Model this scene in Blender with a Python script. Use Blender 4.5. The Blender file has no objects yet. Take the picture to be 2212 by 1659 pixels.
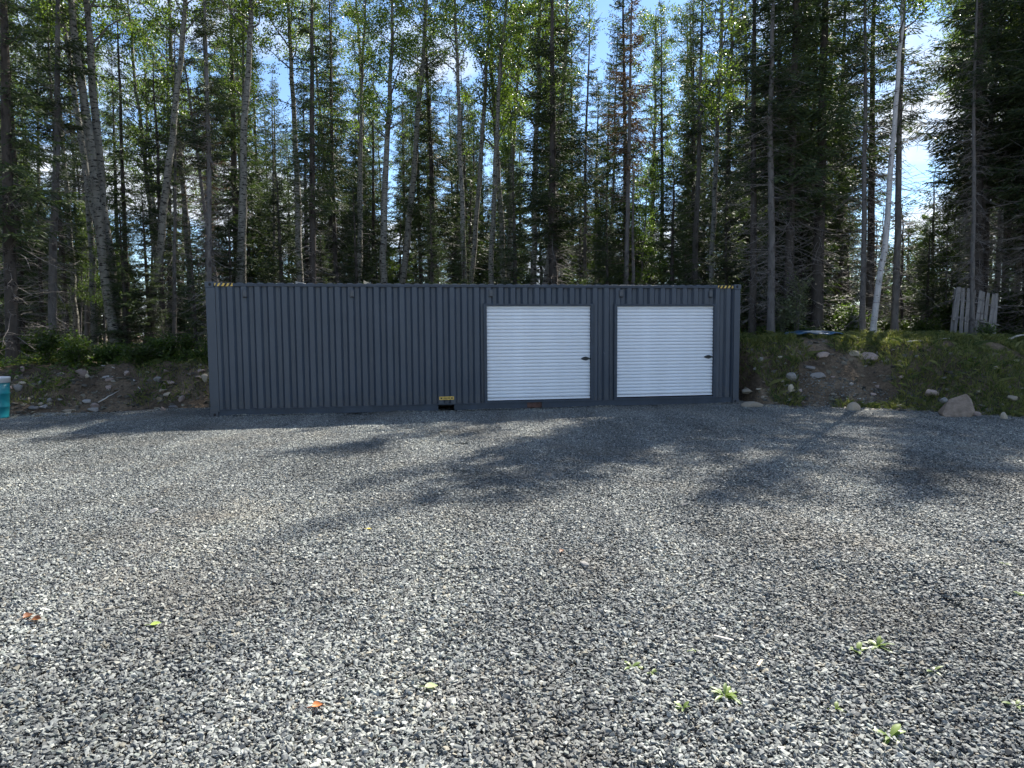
import bpy, math, random
import numpy as np
from mathutils import Matrix, Vector

# ------------------------------------------------------------------ camera, sky, sun, exposure
scene = bpy.context.scene
COL = scene.collection
CAM_H, PITCH, ROLL, FPX = 1.7725, 0.07417, -0.00724, 690.0
cp, sp, cr, sr = math.cos(PITCH), math.sin(PITCH), math.cos(ROLL), math.sin(ROLL)
FW = np.array([0, cp, -sp]); UP0 = np.array([0, sp, cp]); RT0 = np.array([1.0, 0, 0])
RT = cr * RT0 + sr * UP0; UP = -sr * RT0 + cr * UP0
CAM = np.array([0, 0, CAM_H])
cd = bpy.data.cameras.new('camera'); cd.sensor_width = 36.0; cd.lens = 36.0 * FPX / 1024.0
cd.clip_start = 0.05; cd.clip_end = 3000
cam = bpy.data.objects.new('camera', cd); COL.objects.link(cam); scene.camera = cam
M = Matrix.Identity(4)
for i in range(3):
    M[i][0], M[i][1], M[i][2], M[i][3] = RT[i], UP[i], -FW[i], CAM[i]
cam.matrix_world = M

SUN_EL, SUN_AZ = math.radians(45.0), math.radians(34.6)      # azimuth measured from +Y towards +X
SUN_STRENGTH, SKY_STRENGTH, EXPOSURE = 5.0, 0.078, 1.6
scene.view_settings.view_transform = 'Standard'
scene.view_settings.look = 'None'
scene.view_settings.exposure = EXPOSURE
scene.view_settings.gamma = 1.0
scene.view_settings.use_curve_mapping = False
scene.cycles.max_bounces = 6
scene.cycles.diffuse_bounces = 3
scene.cycles.glossy_bounces = 2
scene.cycles.transmission_bounces = 4
scene.cycles.transparent_max_bounces = 4
scene.cycles.use_adaptive_sampling = True
scene.cycles.adaptive_threshold = 0.02

world = bpy.data.worlds.new('World'); scene.world = world; world.use_nodes = True
nt = world.node_tree; nt.nodes.clear()
def N(t, typ, **kw):
    n = t.nodes.new(typ)
    for k, v in kw.items(): setattr(n, k, v)
    return n
def ramp(t, pts, interp='LINEAR'):
    r = N(t, 'ShaderNodeValToRGB'); e = r.color_ramp.elements; r.color_ramp.interpolation = interp
    while len(e) < len(pts): e.new(0.5)
    for i, (p, c) in enumerate(pts):
        e[i].position = p
        e[i].color = c if len(c) == 4 else (*c, 1)
    return r
sky = N(nt, 'ShaderNodeTexSky', sky_type='NISHITA', sun_disc=False)
sky.sun_elevation = SUN_EL; sky.sun_rotation = SUN_AZ; sky.altitude = 250
sky.air_density = 1.0; sky.dust_density = 0.05; sky.ozone_density = 4.5
tcw = N(nt, 'ShaderNodeTexCoord')
sep = N(nt, 'ShaderNodeSeparateXYZ'); nt.links.new(tcw.outputs['Generated'], sep.inputs[0])
zc = N(nt, 'ShaderNodeMath', operation='MAXIMUM'); zc.inputs[1].default_value = 0.0
nt.links.new(sep.outputs['Z'], zc.inputs[0])
za = N(nt, 'ShaderNodeMath', operation='ADD'); za.inputs[1].default_value = 0.22
nt.links.new(zc.outputs[0], za.inputs[0])
cmb = N(nt, 'ShaderNodeCombineXYZ')
for ax in 'XY':
    dv = N(nt, 'ShaderNodeMath', operation='DIVIDE')
    nt.links.new(sep.outputs[ax], dv.inputs[0]); nt.links.new(za.outputs[0], dv.inputs[1])
    nt.links.new(dv.outputs[0], cmb.inputs[ax])
off = N(nt, 'ShaderNodeVectorMath', operation='ADD'); off.inputs[1].default_value = (1.2, 4.5, 0.0)
nt.links.new(cmb.outputs[0], off.inputs[0])
cn = N(nt, 'ShaderNodeTexNoise'); cn.inputs['Scale'].default_value = 1.15; cn.inputs['Detail'].default_value = 9
cn.inputs['Roughness'].default_value = 0.52; cn.inputs['Distortion'].default_value = 0.25
nt.links.new(off.outputs[0], cn.inputs['Vector'])
cr_ = ramp(nt, [(0.505, (0, 0, 0)), (0.585, (1, 1, 1))]); nt.links.new(cn.outputs['Fac'], cr_.inputs[0])
mixw = N(nt, 'ShaderNodeMix', data_type='RGBA')
nt.links.new(cr_.outputs[0], mixw.inputs['Factor'])
nt.links.new(sky.outputs[0], mixw.inputs['A'])
mixw.inputs['B'].default_value = (4.6, 4.95, 5.5, 1)
bg = N(nt, 'ShaderNodeBackground'); bg.inputs['Strength'].default_value = SKY_STRENGTH
nt.links.new(mixw.outputs['Result'], bg.inputs['Color'])
wo = N(nt, 'ShaderNodeOutputWorld'); nt.links.new(bg.outputs[0], wo.inputs['Surface'])

sd = bpy.data.lights.new('sun', 'SUN'); sd.energy = SUN_STRENGTH; sd.angle = math.radians(0.53); sd.color = (1.0, 0.945, 0.85)
sun = bpy.data.objects.new('sun', sd); COL.objects.link(sun)
SD = Vector((math.sin(SUN_AZ) * math.cos(SUN_EL), math.cos(SUN_AZ) * math.cos(SUN_EL), math.sin(SUN_EL)))
sun.rotation_euler = SD.to_track_quat('Z', 'Y').to_euler(); sun.location = (20, 30, 40)

# ------------------------------------------------------------------ small helpers
random.seed(5); RNG = np.random.default_rng(5)
S22 = 1024 / 2212
def ray(X, Y):
    return (X * S22 - 512) / FPX * RT - (Y * S22 - 384) / FPX * UP + FW
def on_ground(X, Y, z=0.0):
    d = ray(X, Y); return CAM + d * ((z - CAM_H) / d[2])
def at_depth(X, Y, y):
    d = ray(X, Y); return CAM + d * (y / d[1])

_h = np.random.default_rng(11).random((256, 256))
def vnoise(x, y):
    x = np.asarray(x, float); y = np.asarray(y, float)
    xi = np.floor(x).astype(int); yi = np.floor(y).astype(int); fx = x - xi; fy = y - yi
    fx = fx * fx * (3 - 2 * fx); fy = fy * fy * (3 - 2 * fy)
    g = lambda a, b: _h[a % 256, b % 256]
    return ((g(xi, yi) * (1 - fx) + g(xi + 1, yi) * fx) * (1 - fy) + (g(xi, yi + 1) * (1 - fx) + g(xi + 1, yi + 1) * fx) * fy)
def fbm(x, y, o=4):
    s = 0; a = 0.5
    for i in range(o):
        s = s + a * vnoise(x * 2 ** i + 17 * i, y * 2 ** i + 31 * i); a *= 0.5
    return s

class Geo:
    """collects polygons, links them as one mesh"""
    def __init__(s): s.v = []; s.f = []; s.n = 0
    def add(s, V, F, m=0, c=None):
        V = np.asarray(V, float).reshape(-1, 3); s.v.append(V)
        if isinstance(F, list):
            for k in sorted({len(f) for f in F}): s.f.append((np.array([f for f in F if len(f) == k], int) + s.n, m, c))
        else: s.f.append((np.asarray(F, int) + s.n, m, c))
        s.n += len(V)
        return s
    def box(s, x0, x1, y0, y1, z0, z1, m=0):
        V = [(x, y, z) for x in (x0, x1) for y in (y0, y1) for z in (z0, z1)]
        return s.add(V, [(0, 1, 3, 2), (4, 6, 7, 5), (0, 4, 5, 1), (2, 3, 7, 6), (0, 2, 6, 4), (1, 5, 7, 3)], m)
    def tubes(s, P, R, k=3, m=0, cap=False):
        """P (B,N,3) R (B,N)"""
        P = np.asarray(P, float); R = np.asarray(R, float)
        if P.ndim == 2: P = P[None]; R = R[None]
        B, n, _ = P.shape
        T = np.gradient(P, axis=1); T /= np.linalg.norm(T, axis=2, keepdims=True) + 1e-9
        ref = np.where(np.abs(T[:, :1, 2:3]) > 0.8, np.array([1.0, 0, 0]), np.array([0, 0, 1.0]))
        A = np.cross(T, np.broadcast_to(ref, T.shape)); A /= np.linalg.norm(A, axis=2, keepdims=True) + 1e-9
        C = np.cross(T, A)
        th = np.arange(k) * 2 * np.pi / k
        V = P[:, :, None] + R[:, :, None, None] * (np.cos(th)[:, None] * A[:, :, None] + np.sin(th)[:, None] * C[:, :, None])
        idx = np.arange(B * n * k).reshape(B, n, k)
        a = idx[:, :-1]; b = idx[:, 1:]
        F = np.stack([a, np.roll(a, -1, 2), np.roll(b, -1, 2), b], -1).reshape(-1, 4)
        s.add(V.reshape(-1, 3), F, m)
        if cap:
            for bb in range(B):
                s.f.append((idx[bb, -1][None] + s.n - B * n * k, m, None)); s.f.append((idx[bb, 0][::-1][None] + s.n - B * n * k, m, None))
        return s
    def blades(s, P, D, W, m=0, c=None):
        P, D, W = (np.asarray(a, float) for a in (P, D, W))
        V = np.stack([P, P + 0.45 * D + W, P + D, P + 0.45 * D - W], 1)
        F = np.arange(len(P) * 4).reshape(-1, 4)
        return s.add(V.reshape(-1, 3), F, m, c)
    def mesh(s, name, mats, smooth=False, colattr=None):
        me = bpy.data.meshes.new(name)
        V = np.concatenate(s.v); me.vertices.add(len(V)); me.vertices.foreach_set('co', V.astype(np.float32).ravel())
        L = np.concatenate([f.ravel() for f, _, _ in s.f]); tot = np.concatenate([np.full(len(f), f.shape[1]) for f, _, _ in s.f])
        mi = np.concatenate([np.full(len(f), m) for f, m, _ in s.f])
        me.loops.add(len(L)); me.loops.foreach_set('vertex_index', L.astype(np.int32))
        me.polygons.add(len(tot)); st = np.concatenate([[0], np.cumsum(tot)[:-1]])
        me.polygons.foreach_set('loop_start', st.astype(np.int32)); me.polygons.foreach_set('loop_total', tot.astype(np.int32))
        me.polygons.foreach_set('material_index', mi.astype(np.int32))
        me.polygons.foreach_set('use_smooth', np.full(len(tot), smooth))
        if colattr:
            at = me.attributes.new(colattr, 'FLOAT_COLOR', 'FACE')
            cols = np.concatenate([c for _, _, c in s.f]); at.data.foreach_set('color', cols.astype(np.float32).ravel())
        me.update(calc_edges=True); me.validate()
        for m in (mats if isinstance(mats, (list, tuple)) else [mats]): me.materials.append(m)
        return me
    def build(s, name, mats, parent=None, smooth=False, colattr=None):
        return link(name, s.mesh(name, mats, smooth, colattr), parent)
def link(name, me, parent=None):
    o = bpy.data.objects.new(name, me); COL.objects.link(o)
    if parent is not None: o.parent = parent
    return o
def empty(name, loc=(0, 0, 0), rz=0.0):
    o = bpy.data.objects.new(name, None); COL.objects.link(o); o.location = loc; o.rotation_euler = (0, 0, rz)
    o.empty_display_size = 0.2
    return o
def tag(o, label=None, cat=None, group=None, kind=None):
    if label: o['label'] = label
    if cat: o['category'] = cat
    if group: o['group'] = group
    if kind: o['kind'] = kind
    return o
def bevel(o, w=0.004, seg=2):
    b = o.modifiers.new('bevel', 'BEVEL'); b.width = w; b.segments = seg; b.limit_method = 'ANGLE'
    return o

# ------------------------------------------------------------------ materials
def newmat(name):
    m = bpy.data.materials.new(name); m.use_nodes = True; t = m.node_tree
    b = t.nodes['Principled BSDF']; return m, t, b
def noise(t, scale, detail=4, rough=0.5, coord='Object', vec=None, stretch=None):
    n = N(t, 'ShaderNodeTexNoise'); n.inputs['Scale'].default_value = scale; n.inputs['Detail'].default_value = detail
    n.inputs['Roughness'].default_value = rough
    if vec is None:
        tc = N(t, 'ShaderNodeTexCoord'); vec = tc.outputs[coord]
    if stretch:
        mp = N(t, 'ShaderNodeMapping'); mp.inputs['Scale'].default_value = stretch; t.links.new(vec, mp.inputs[0]); vec = mp.outputs[0]
    t.links.new(vec, n.inputs['Vector']); return n
def bump(t, b, h, strength=0.3, dist=0.01):
    bp = N(t, 'ShaderNodeBump'); bp.inputs['Strength'].default_value = strength; bp.inputs['Distance'].default_value = dist
    t.links.new(h, bp.inputs['Height']); t.links.new(bp.outputs[0], b.inputs['Normal'])
def simple(name, col, rough=0.6, var=0.25, scale=6, metal=0, bmp=0.1, bscale=40, spec=0.4, stretch=None):
    m, t, b = newmat(name)
    n = noise(t, scale, 5, stretch=stretch)
    lo = tuple(c * (1 - var) for c in col); hi = tuple(min(1, c * (1 + var)) for c in col)
    r = ramp(t, [(0.3, lo), (0.7, hi)]); t.links.new(n.outputs['Fac'], r.inputs[0])
    t.links.new(r.outputs[0], b.inputs['Base Color'])
    b.inputs['Roughness'].default_value = rough; b.inputs['Metallic'].default_value = metal; b.inputs['Specular IOR Level'].default_value = spec
    if bmp:
        n2 = noise(t, bscale, 4); bump(t, b, n2.outputs['Fac'], bmp, 0.01)
    return m
def leafmat(name, c1, c2, trans, rough=0.55, spec=0.3, objvar=0.35):
    """two-sided leaf: diffuse/gloss mixed with light passing through"""
    m, t, b = newmat(name)
    geo = N(t, 'ShaderNodeNewGeometry'); oi = N(t, 'ShaderNodeObjectInfo')
    r = ramp(t, [(0.0, c1), (1.0, c2)]); t.links.new(geo.outputs['Random Per Island'], r.inputs[0])
    hv = N(t, 'ShaderNodeHueSaturation')
    mr = N(t, 'ShaderNodeMapRange'); mr.inputs['To Min'].default_value = 1 - objvar; mr.inputs['To Max'].default_value = 1 + objvar
    t.links.new(oi.outputs['Random'], mr.inputs['Value']); t.links.new(mr.outputs[0], hv.inputs['Value']); t.links.new(r.outputs[0], hv.inputs['Color'])
    t.links.new(hv.outputs[0], b.inputs['Base Color']); b.inputs['Roughness'].default_value = rough; b.inputs['Specular IOR Level'].default_value = spec
    tr = N(t, 'ShaderNodeBsdfTranslucent')
    mc = N(t, 'ShaderNodeMix', data_type='RGBA', blend_type='MULTIPLY'); mc.inputs['Factor'].default_value = 1
    t.links.new(hv.outputs[0], mc.inputs['A']); mc.inputs['B'].default_value = (*trans[:3], 1)
    t.links.new(mc.outputs['Result'], tr.inputs['Color'])
    ms = N(t, 'ShaderNodeMixShader'); ms.inputs[0].default_value = trans[3]
    t.links.new(b.outputs[0], ms.inputs[1]); t.links.new(tr.outputs[0], ms.inputs[2])
    t.links.new(ms.outputs[0], t.nodes['Material Output'].inputs['Surface'])
    return m
def barkmat(name, base, dark, marks, seed=0.0, white=False):
    m, t, b = newmat(name)
    n = noise(t, 9, 6, 0.6, stretch=(1, 1, 0.25)); r = ramp(t, [(0.3, tuple(c * 0.6 for c in base)), (0.65, base)])
    t.links.new(n.outputs['Fac'], r.inputs[0])
    n2 = noise(t, 7 if white else 5, 5, 0.65, stretch=(1, 1, 2.6 if white else 0.5)); r2 = ramp(t, [(marks, (0, 0, 0)), (marks + 0.06, (1, 1, 1))])
    t.links.new(n2.outputs['Fac'], r2.inputs[0])
    mx = N(t, 'ShaderNodeMix', data_type='RGBA'); t.links.new(r2.outputs[0], mx.inputs['Factor'])
    t.links.new(r.outputs[0], mx.inputs['A']); mx.inputs['B'].default_value = (*dark, 1)
    t.links.new(mx.outputs['Result'], b.inputs['Base Color']); b.inputs['Roughness'].default_value = 0.85; b.inputs['Specular IOR Level'].default_value = 0.2
    n3 = noise(t, 30, 5, 0.6, stretch=(1, 1, 0.35)); bump(t, b, n3.outputs['Fac'], 0.6, 0.02)
    return m
MT = {}
MT['bark_spruce'] = barkmat('bark_spruce', (0.085, 0.074, 0.066), (0.03, 0.026, 0.024), 0.54)
MT['bark_grey'] = barkmat('bark_grey', (0.155, 0.145, 0.138), (0.06, 0.053, 0.05), 0.56)
MT['bark_aspen'] = barkmat('bark_aspen', (0.22, 0.213, 0.186), (0.02, 0.018, 0.017), 0.53, white=True)
MT['bark_birch'] = barkmat('bark_birch', (0.54, 0.52, 0.51), (0.08, 0.06, 0.055), 0.58, white=True)
MT['twig'] = simple('dead_twig', (0.15, 0.135, 0.125), 0.85, 0.3, 3, bmp=0)
MT['twig_brown'] = simple('brown_twig', (0.13, 0.09, 0.07), 0.85, 0.3, 3, bmp=0)
MT['needle'] = leafmat('spruce_needles', (0.021, 0.037, 0.021), (0.066, 0.088, 0.038), (1.5, 1.7, 0.7, 0.24), 0.6, 0.25)
MT['needle_rust'] = leafmat('dead_needles', (0.06, 0.04, 0.027), (0.10, 0.07, 0.045), (1.2, 1.0, 0.7, 0.15), 0.7, 0.2)
MT['leaf_aspen'] = leafmat('aspen_leaves', (0.034, 0.062, 0.018), (0.085, 0.125, 0.028), (2.5, 2.5, 0.9, 0.42), 0.42, 0.45, 0.25)
MT['leaf_shrub'] = leafmat('shrub_leaves', (0.028, 0.052, 0.016), (0.08, 0.12, 0.03), (2.0, 2.1, 0.8, 0.40), 0.5, 0.35, 0.35)
MT['leaf_pale'] = leafmat('pale_shrub_leaves', (0.13, 0.16, 0.09), (0.24, 0.27, 0.16), (1.2, 1.3, 0.8, 0.35), 0.55, 0.3, 0.2)
MT['grass'] = leafmat('grass_blades', (0.045, 0.078, 0.026), (0.20, 0.205, 0.085), (1.9, 1.9, 0.8, 0.45), 0.55, 0.3, 0.1)
m, t, b = newmat('container_paint'); MT['paint'] = m
tc = N(t, 'ShaderNodeTexCoord'); sp_ = N(t, 'ShaderNodeSeparateXYZ'); t.links.new(tc.outputs['Object'], sp_.inputs[0])
n1 = noise(t, 0.8, 5, 0.6, vec=tc.outputs['Object']); r1 = ramp(t, [(0.3, (0.031, 0.045, 0.068)), (0.7, (0.042, 0.058, 0.084))]); t.links.new(n1.outputs['Fac'], r1.inputs[0])
n2 = noise(t, 5.0, 5, 0.7, vec=tc.outputs['Object'], stretch=(1.6, 1, 0.10)); r2 = ramp(t, [(0.54, (0, 0, 0)), (0.74, (0.55, 0.55, 0.55))]); t.links.new(n2.outputs['Fac'], r2.inputs[0])
mx = N(t, 'ShaderNodeMix', data_type='RGBA'); t.links.new(r2.outputs[0], mx.inputs['Factor']); t.links.new(r1.outputs[0], mx.inputs['A']); mx.inputs['B'].default_value = (0.068, 0.082, 0.102, 1)
mr = N(t, 'ShaderNodeMapRange'); mr.inputs['From Min'].default_value = 0.15; mr.inputs['From Max'].default_value = 0.75; mr.inputs['To Min'].default_value = 0.30; mr.inputs['To Max'].default_value = -0.12; t.links.new(sp_.outputs['Z'], mr.inputs['Value'])
n3 = noise(t, 7, 6, 0.7, vec=tc.outputs['Object']); ad = N(t, 'ShaderNodeMath', operation='ADD'); t.links.new(mr.outputs[0], ad.inputs[0]); t.links.new(n3.outputs['Fac'], ad.inputs[1])
r3 = ramp(t, [(0.55, (0, 0, 0)), (0.95, (0.5, 0.5, 0.5))]); t.links.new(ad.outputs[0], r3.inputs[0])
mx2 = N(t, 'ShaderNodeMix', data_type='RGBA'); t.links.new(r3.outputs[0], mx2.inputs['Factor']); t.links.new(mx.outputs['Result'], mx2.inputs['A']); mx2.inputs['B'].default_value = (0.085, 0.082, 0.078, 1)
n4 = noise(t, 3.1, 3, 0.5, vec=tc.outputs['Object'], stretch=(1, 1, 0.6)); r4 = ramp(t, [(0.735, (0, 0, 0)), (0.75, (0.6, 0.6, 0.6))]); t.links.new(n4.outputs['Fac'], r4.inputs[0])
mx3 = N(t, 'ShaderNodeMix', data_type='RGBA'); t.links.new(r4.outputs[0], mx3.inputs['Factor']); t.links.new(mx2.outputs['Result'], mx3.inputs['A']); mx3.inputs['B'].default_value = (0.10, 0.12, 0.16, 1)
t.links.new(mx3.outputs['Result'], b.inputs['Base Color']); b.inputs['Roughness'].default_value = 0.38; b.inputs['Specular IOR Level'].default_value = 0.5
n5 = noise(t, 2.2, 3, 0.5, vec=tc.outputs['Object']); bump(t, b, n5.outputs['Fac'], 0.25, 0.03)
MT['paint_rail'] = simple('rail_paint', (0.030, 0.043, 0.064), 0.5, 0.2, 4, bmp=0.05, bscale=50, spec=0.45)
MT['white_steel'] = simple('white_roller_steel', (0.74, 0.78, 0.84), 0.38, 0.07, 2.2, bmp=0.0, spec=0.5, stretch=(1, 1, 3))
MT['black_metal'] = simple('black_metal', (0.02, 0.022, 0.02), 0.4, 0.3, 30, bmp=0.05)
MT['hole_shade'] = simple('hole_shade_dark', (0.012, 0.012, 0.014), 0.8, 0.2, 10, bmp=0)  # near black for shade in openings and painted under the ventilators
MT['rusty'] = simple('rusty_steel', (0.10, 0.055, 0.045), 0.8, 0.45, 14, bmp=0.3)
MT['yellow'] = simple('hazard_yellow', (0.62, 0.42, 0.10), 0.6, 0.25, 18, bmp=0.05)
MT['black'] = simple('hazard_black', (0.02, 0.02, 0.022), 0.6, 0.3, 18, bmp=0)
MT['teal'] = simple('teal_drum_paint', (0.012, 0.20, 0.24), 0.38, 0.12, 5, bmp=0.03, spec=0.5)
MT['white_plastic'] = simple('white_plastic', (0.62, 0.64, 0.66), 0.5, 0.08, 5, bmp=0.03)
MT['pallet'] = simple('weathered_board', (0.205, 0.192, 0.182), 0.9, 0.38, 5, bmp=0.4, bscale=30, stretch=(4, 4, 0.5))
MT['lumber'] = simple('new_lumber', (0.62, 0.50, 0.34), 0.7, 0.15, 8, bmp=0.1)
MT['driftwood'] = simple('grey_deadwood', (0.42, 0.39, 0.35), 0.85, 0.3, 6, bmp=0.4, bscale=25)
MT['tarp'] = simple('blue_tarp', (0.025, 0.085, 0.16), 0.28, 0.25, 4, bmp=0.3, bscale=7, spec=0.6)

def rockmat(name, base, var):
    m, t, b = newmat(name)
    oi = N(t, 'ShaderNodeObjectInfo'); n = noise(t, 9, 6, 0.65)
    r = ramp(t, [(0.25, tuple(c * (1 - var) for c in base)), (0.75, tuple(c * (1 + var) for c in base))]); t.links.new(n.outputs['Fac'], r.inputs[0])
    hv = N(t, 'ShaderNodeHueSaturation'); mr = N(t, 'ShaderNodeMapRange'); mr.inputs['To Min'].default_value = 0.65; mr.inputs['To Max'].default_value = 1.35
    t.links.new(oi.outputs['Random'], mr.inputs['Value']); t.links.new(mr.outputs[0], hv.inputs['Value']); t.links.new(r.outputs[0], hv.inputs['Color'])
    t.links.new(hv.outputs[0], b.inputs['Base Color']); b.inputs['Roughness'].default_value = 0.85; b.inputs['Specular IOR Level'].default_value = 0.3
    n2 = noise(t, 28, 6, 0.65); bump(t, b, n2.outputs['Fac'], 0.5, 0.03)
    return m
MT['rock_grey'] = rockmat('grey_fieldstone', (0.27, 0.26, 0.25), 0.3)
MT['rock_pink'] = rockmat('pinkish_granite', (0.33, 0.26, 0.23), 0.3)
MT['rock_brown'] = rockmat('brown_boulder', (0.21, 0.165, 0.13), 0.45)
MT['rock_tan'] = rockmat('tan_fieldstone', (0.38, 0.33, 0.26), 0.25)

# gravel stones: each stone its own tint, plus dusty tan patches
m, t, b = newmat('crushed_stone'); MT['gravel'] = m
at = N(t, 'ShaderNodeAttribute', attribute_name='tint', attribute_type='GEOMETRY')
geo = N(t, 'ShaderNodeNewGeometry')
n1 = noise(t, 0.55, 4, 0.6, vec=geo.outputs['Position']); r1 = ramp(t, [(0.50, (0, 0, 0)), (0.72, (1, 1, 1))]); t.links.new(n1.outputs['Fac'], r1.inputs[0])
mm = N(t, 'ShaderNodeMath', operation='MULTIPLY'); mm.inputs[1].default_value = 0.6; t.links.new(r1.outputs[0], mm.inputs[0])
mx = N(t, 'ShaderNodeMix', data_type='RGBA'); t.links.new(mm.outputs[0], mx.inputs['Factor']); t.links.new(at.outputs['Color'], mx.inputs['A']); mx.inputs['B'].default_value = (0.165, 0.148, 0.122, 1)
n2 = noise(t, 120, 4, 0.6, vec=geo.outputs['Position']); r2 = ramp(t, [(0.25, (0.65, 0.65, 0.65)), (0.75, (1.3, 1.3, 1.3))]); t.links.new(n2.outputs['Fac'], r2.inputs[0])
mx2 = N(t, 'ShaderNodeMix', data_type='RGBA', blend_type='MULTIPLY'); mx2.inputs['Factor'].default_value = 1
t.links.new(mx.outputs['Result'], mx2.inputs['A']); t.links.new(r2.outputs[0], mx2.inputs['B'])
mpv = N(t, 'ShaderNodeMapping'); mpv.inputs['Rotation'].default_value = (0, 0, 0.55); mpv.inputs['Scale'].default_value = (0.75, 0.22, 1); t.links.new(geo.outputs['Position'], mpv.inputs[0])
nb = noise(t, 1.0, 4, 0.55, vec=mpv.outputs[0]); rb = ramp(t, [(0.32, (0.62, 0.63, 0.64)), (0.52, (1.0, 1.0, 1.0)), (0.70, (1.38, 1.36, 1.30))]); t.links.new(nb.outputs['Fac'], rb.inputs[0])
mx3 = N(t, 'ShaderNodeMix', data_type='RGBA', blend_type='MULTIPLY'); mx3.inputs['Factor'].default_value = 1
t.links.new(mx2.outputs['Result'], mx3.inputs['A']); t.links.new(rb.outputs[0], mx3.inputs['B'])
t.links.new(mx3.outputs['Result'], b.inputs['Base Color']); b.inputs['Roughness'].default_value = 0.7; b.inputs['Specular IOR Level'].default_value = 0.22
# fines under the stones
m, t, b = newmat('gravel_fines'); MT['fines'] = m
geo = N(t, 'ShaderNodeNewGeometry')
v1 = N(t, 'ShaderNodeTexVoronoi'); v1.inputs['Scale'].default_value = 95; t.links.new(geo.outputs['Position'], v1.inputs['Vector'])
r = ramp(t, [(0.0, (0.06, 0.056, 0.05)), (0.5, (0.135, 0.126, 0.112)), (1.0, (0.23, 0.22, 0.20))])
sx = N(t, 'ShaderNodeSeparateColor'); t.links.new(v1.outputs['Color'], sx.inputs[0]); t.links.new(sx.outputs[0], r.inputs[0]); t.links.new(r.outputs[0], b.inputs['Base Color'])
b.inputs['Roughness'].default_value = 0.9
bump(t, b, v1.outputs['Distance'], 0.8, 0.02)
# soil of the banks and the forest floor
m, t, b = newmat('forest_soil'); MT['soil'] = m
geo = N(t, 'ShaderNodeNewGeometry')
n1 = noise(t, 1.3, 6, 0.65, vec=geo.outputs['Position']); r1 = ramp(t, [(0.3, (0.045, 0.036, 0.027)), (0.5, (0.12, 0.094, 0.068)), (0.7, (0.22, 0.175, 0.125))]); t.links.new(n1.outputs['Fac'], r1.inputs[0])
n2 = noise(t, 18, 6, 0.7, vec=geo.outputs['Position']); r2 = ramp(t, [(0.3, (0.5, 0.5, 0.5)), (0.72, (1.5, 1.45, 1.4))]); t.links.new(n2.outputs['Fac'], r2.inputs[0])
mx = N(t, 'ShaderNodeMix', data_type='RGBA', blend_type='MULTIPLY'); mx.inputs['Factor'].default_value = 1
t.links.new(r1.outputs[0], mx.inputs['A']); t.links.new(r2.outputs[0], mx.inputs['B']); t.links.new(mx.outputs['Result'], b.inputs['Base Color'])
b.inputs['Roughness'].default_value = 0.95; b.inputs['Specular IOR Level'].default_value = 0.15
bump(t, b, n2.outputs['Fac'], 0.9, 0.06)

# ------------------------------------------------------------------ terrain
TX = np.array([-60, -30, -14, -11.2, -10.2, -8.8, -7.6, -6.95, -6.75, 5.25, 5.55, 6.1, 7.4, 8.7, 9.6, 10.3, 14, 30, 60.0])
TY = np.array([15.5, 15.5, 15.5, 15.5, 15.6, 16.0, 16.6, 17.2, 17.55, 19.6, 18.2, 16.2, 15.9, 15.3, 14.5, 13.7, 12.2, 10.5, 10.0])
def toe(x): return np.interp(x, TX, TY)
def ground_z(x, y):
    x = np.asarray(x, float); y = np.asarray(y, float)
    w = np.interp(x, [-12, -7, -6, 5.2, 6.2, 9, 14, 20], [2.4, 2.0, 1.2, 1.2, 2.2, 2.9, 5.5, 6.5])
    H = np.interp(x, [-14, -7, 0, 5.5, 12, 16], [1.0, 1.05, 1.2, 1.5, 1.5, 1.35])
    s = np.clip((y - toe(x)) / w, 0, 1); p = s * s * (3 - 2 * s)
    z = -0.10 + (H + 0.10) * p
    amp = np.clip((y - toe(x)) / 1.0, 0, 1)
    z = z + amp * ((fbm(x * 0.8 + 50, y * 0.8 + 9) - 0.47) * 0.45 + (fbm(x * 3.1, y * 3.1 + 70, 3) - 0.44) * 0.26)
    z = z + np.clip(y - 22, 0, 40) * 0.012
    return z
def gz(x, y): return float(ground_z(np.array([x]), np.array([y]))[0])
def sheet(name, xs, ys, zf, mat, keep=None):
    X, Y = np.meshgrid(xs, ys); Z = zf(X, Y); nx, ny = len(xs), len(ys)
    idx = np.arange(nx * ny).reshape(ny, nx)
    F = np.stack([idx[:-1, :-1], idx[:-1, 1:], idx[1:, 1:], idx[1:, :-1]], -1).reshape(-1, 4)
    if keep is not None:
        k = keep(X, Y)[:-1, :-1].ravel(); F = F[k]
    g = Geo(); g.add(np.stack([X, Y, Z], -1).reshape(-1, 3), F)
    return g.build(name, mat, smooth=True)
xs = np.concatenate([[-900, -400, -150, -80, -50, -36], np.arange(-28, -15, 0.8), np.arange(-15, 16, 0.11), np.arange(16.5, 29, 0.8), [36, 50, 80, 150, 400, 900]])
ys = np.concatenate([[-400, -100, -30, 0, 6, 10], np.arange(12, 21.5, 0.11), np.arange(21.7, 32, 0.5), np.arange(33, 70, 2.0), [80, 110, 180, 350, 900, 1500]])
tag(sheet('ground', xs, ys, ground_z, MT['soil']), 'dark forest soil and earth banks around the yard', kind='structure')
def yard_z(x, y):
    rut = np.exp(-((x - 2.2 + 0.55 * (y - 5)) ** 2) / 0.12) + np.exp(-((x - 4.0 + 0.5 * (y - 5)) ** 2) / 0.15)
    return (fbm(x * 0.5 + 3, y * 0.5 + 8, 3) - 0.44) * 0.07 + (fbm(x * 1.7 + 3, y * 1.7, 2) - 0.37) * 0.035 - 0.022 * rut + 0.012 * np.exp(-((x - 3.1 + 0.53 * (y - 5)) ** 2) / 0.10)
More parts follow.
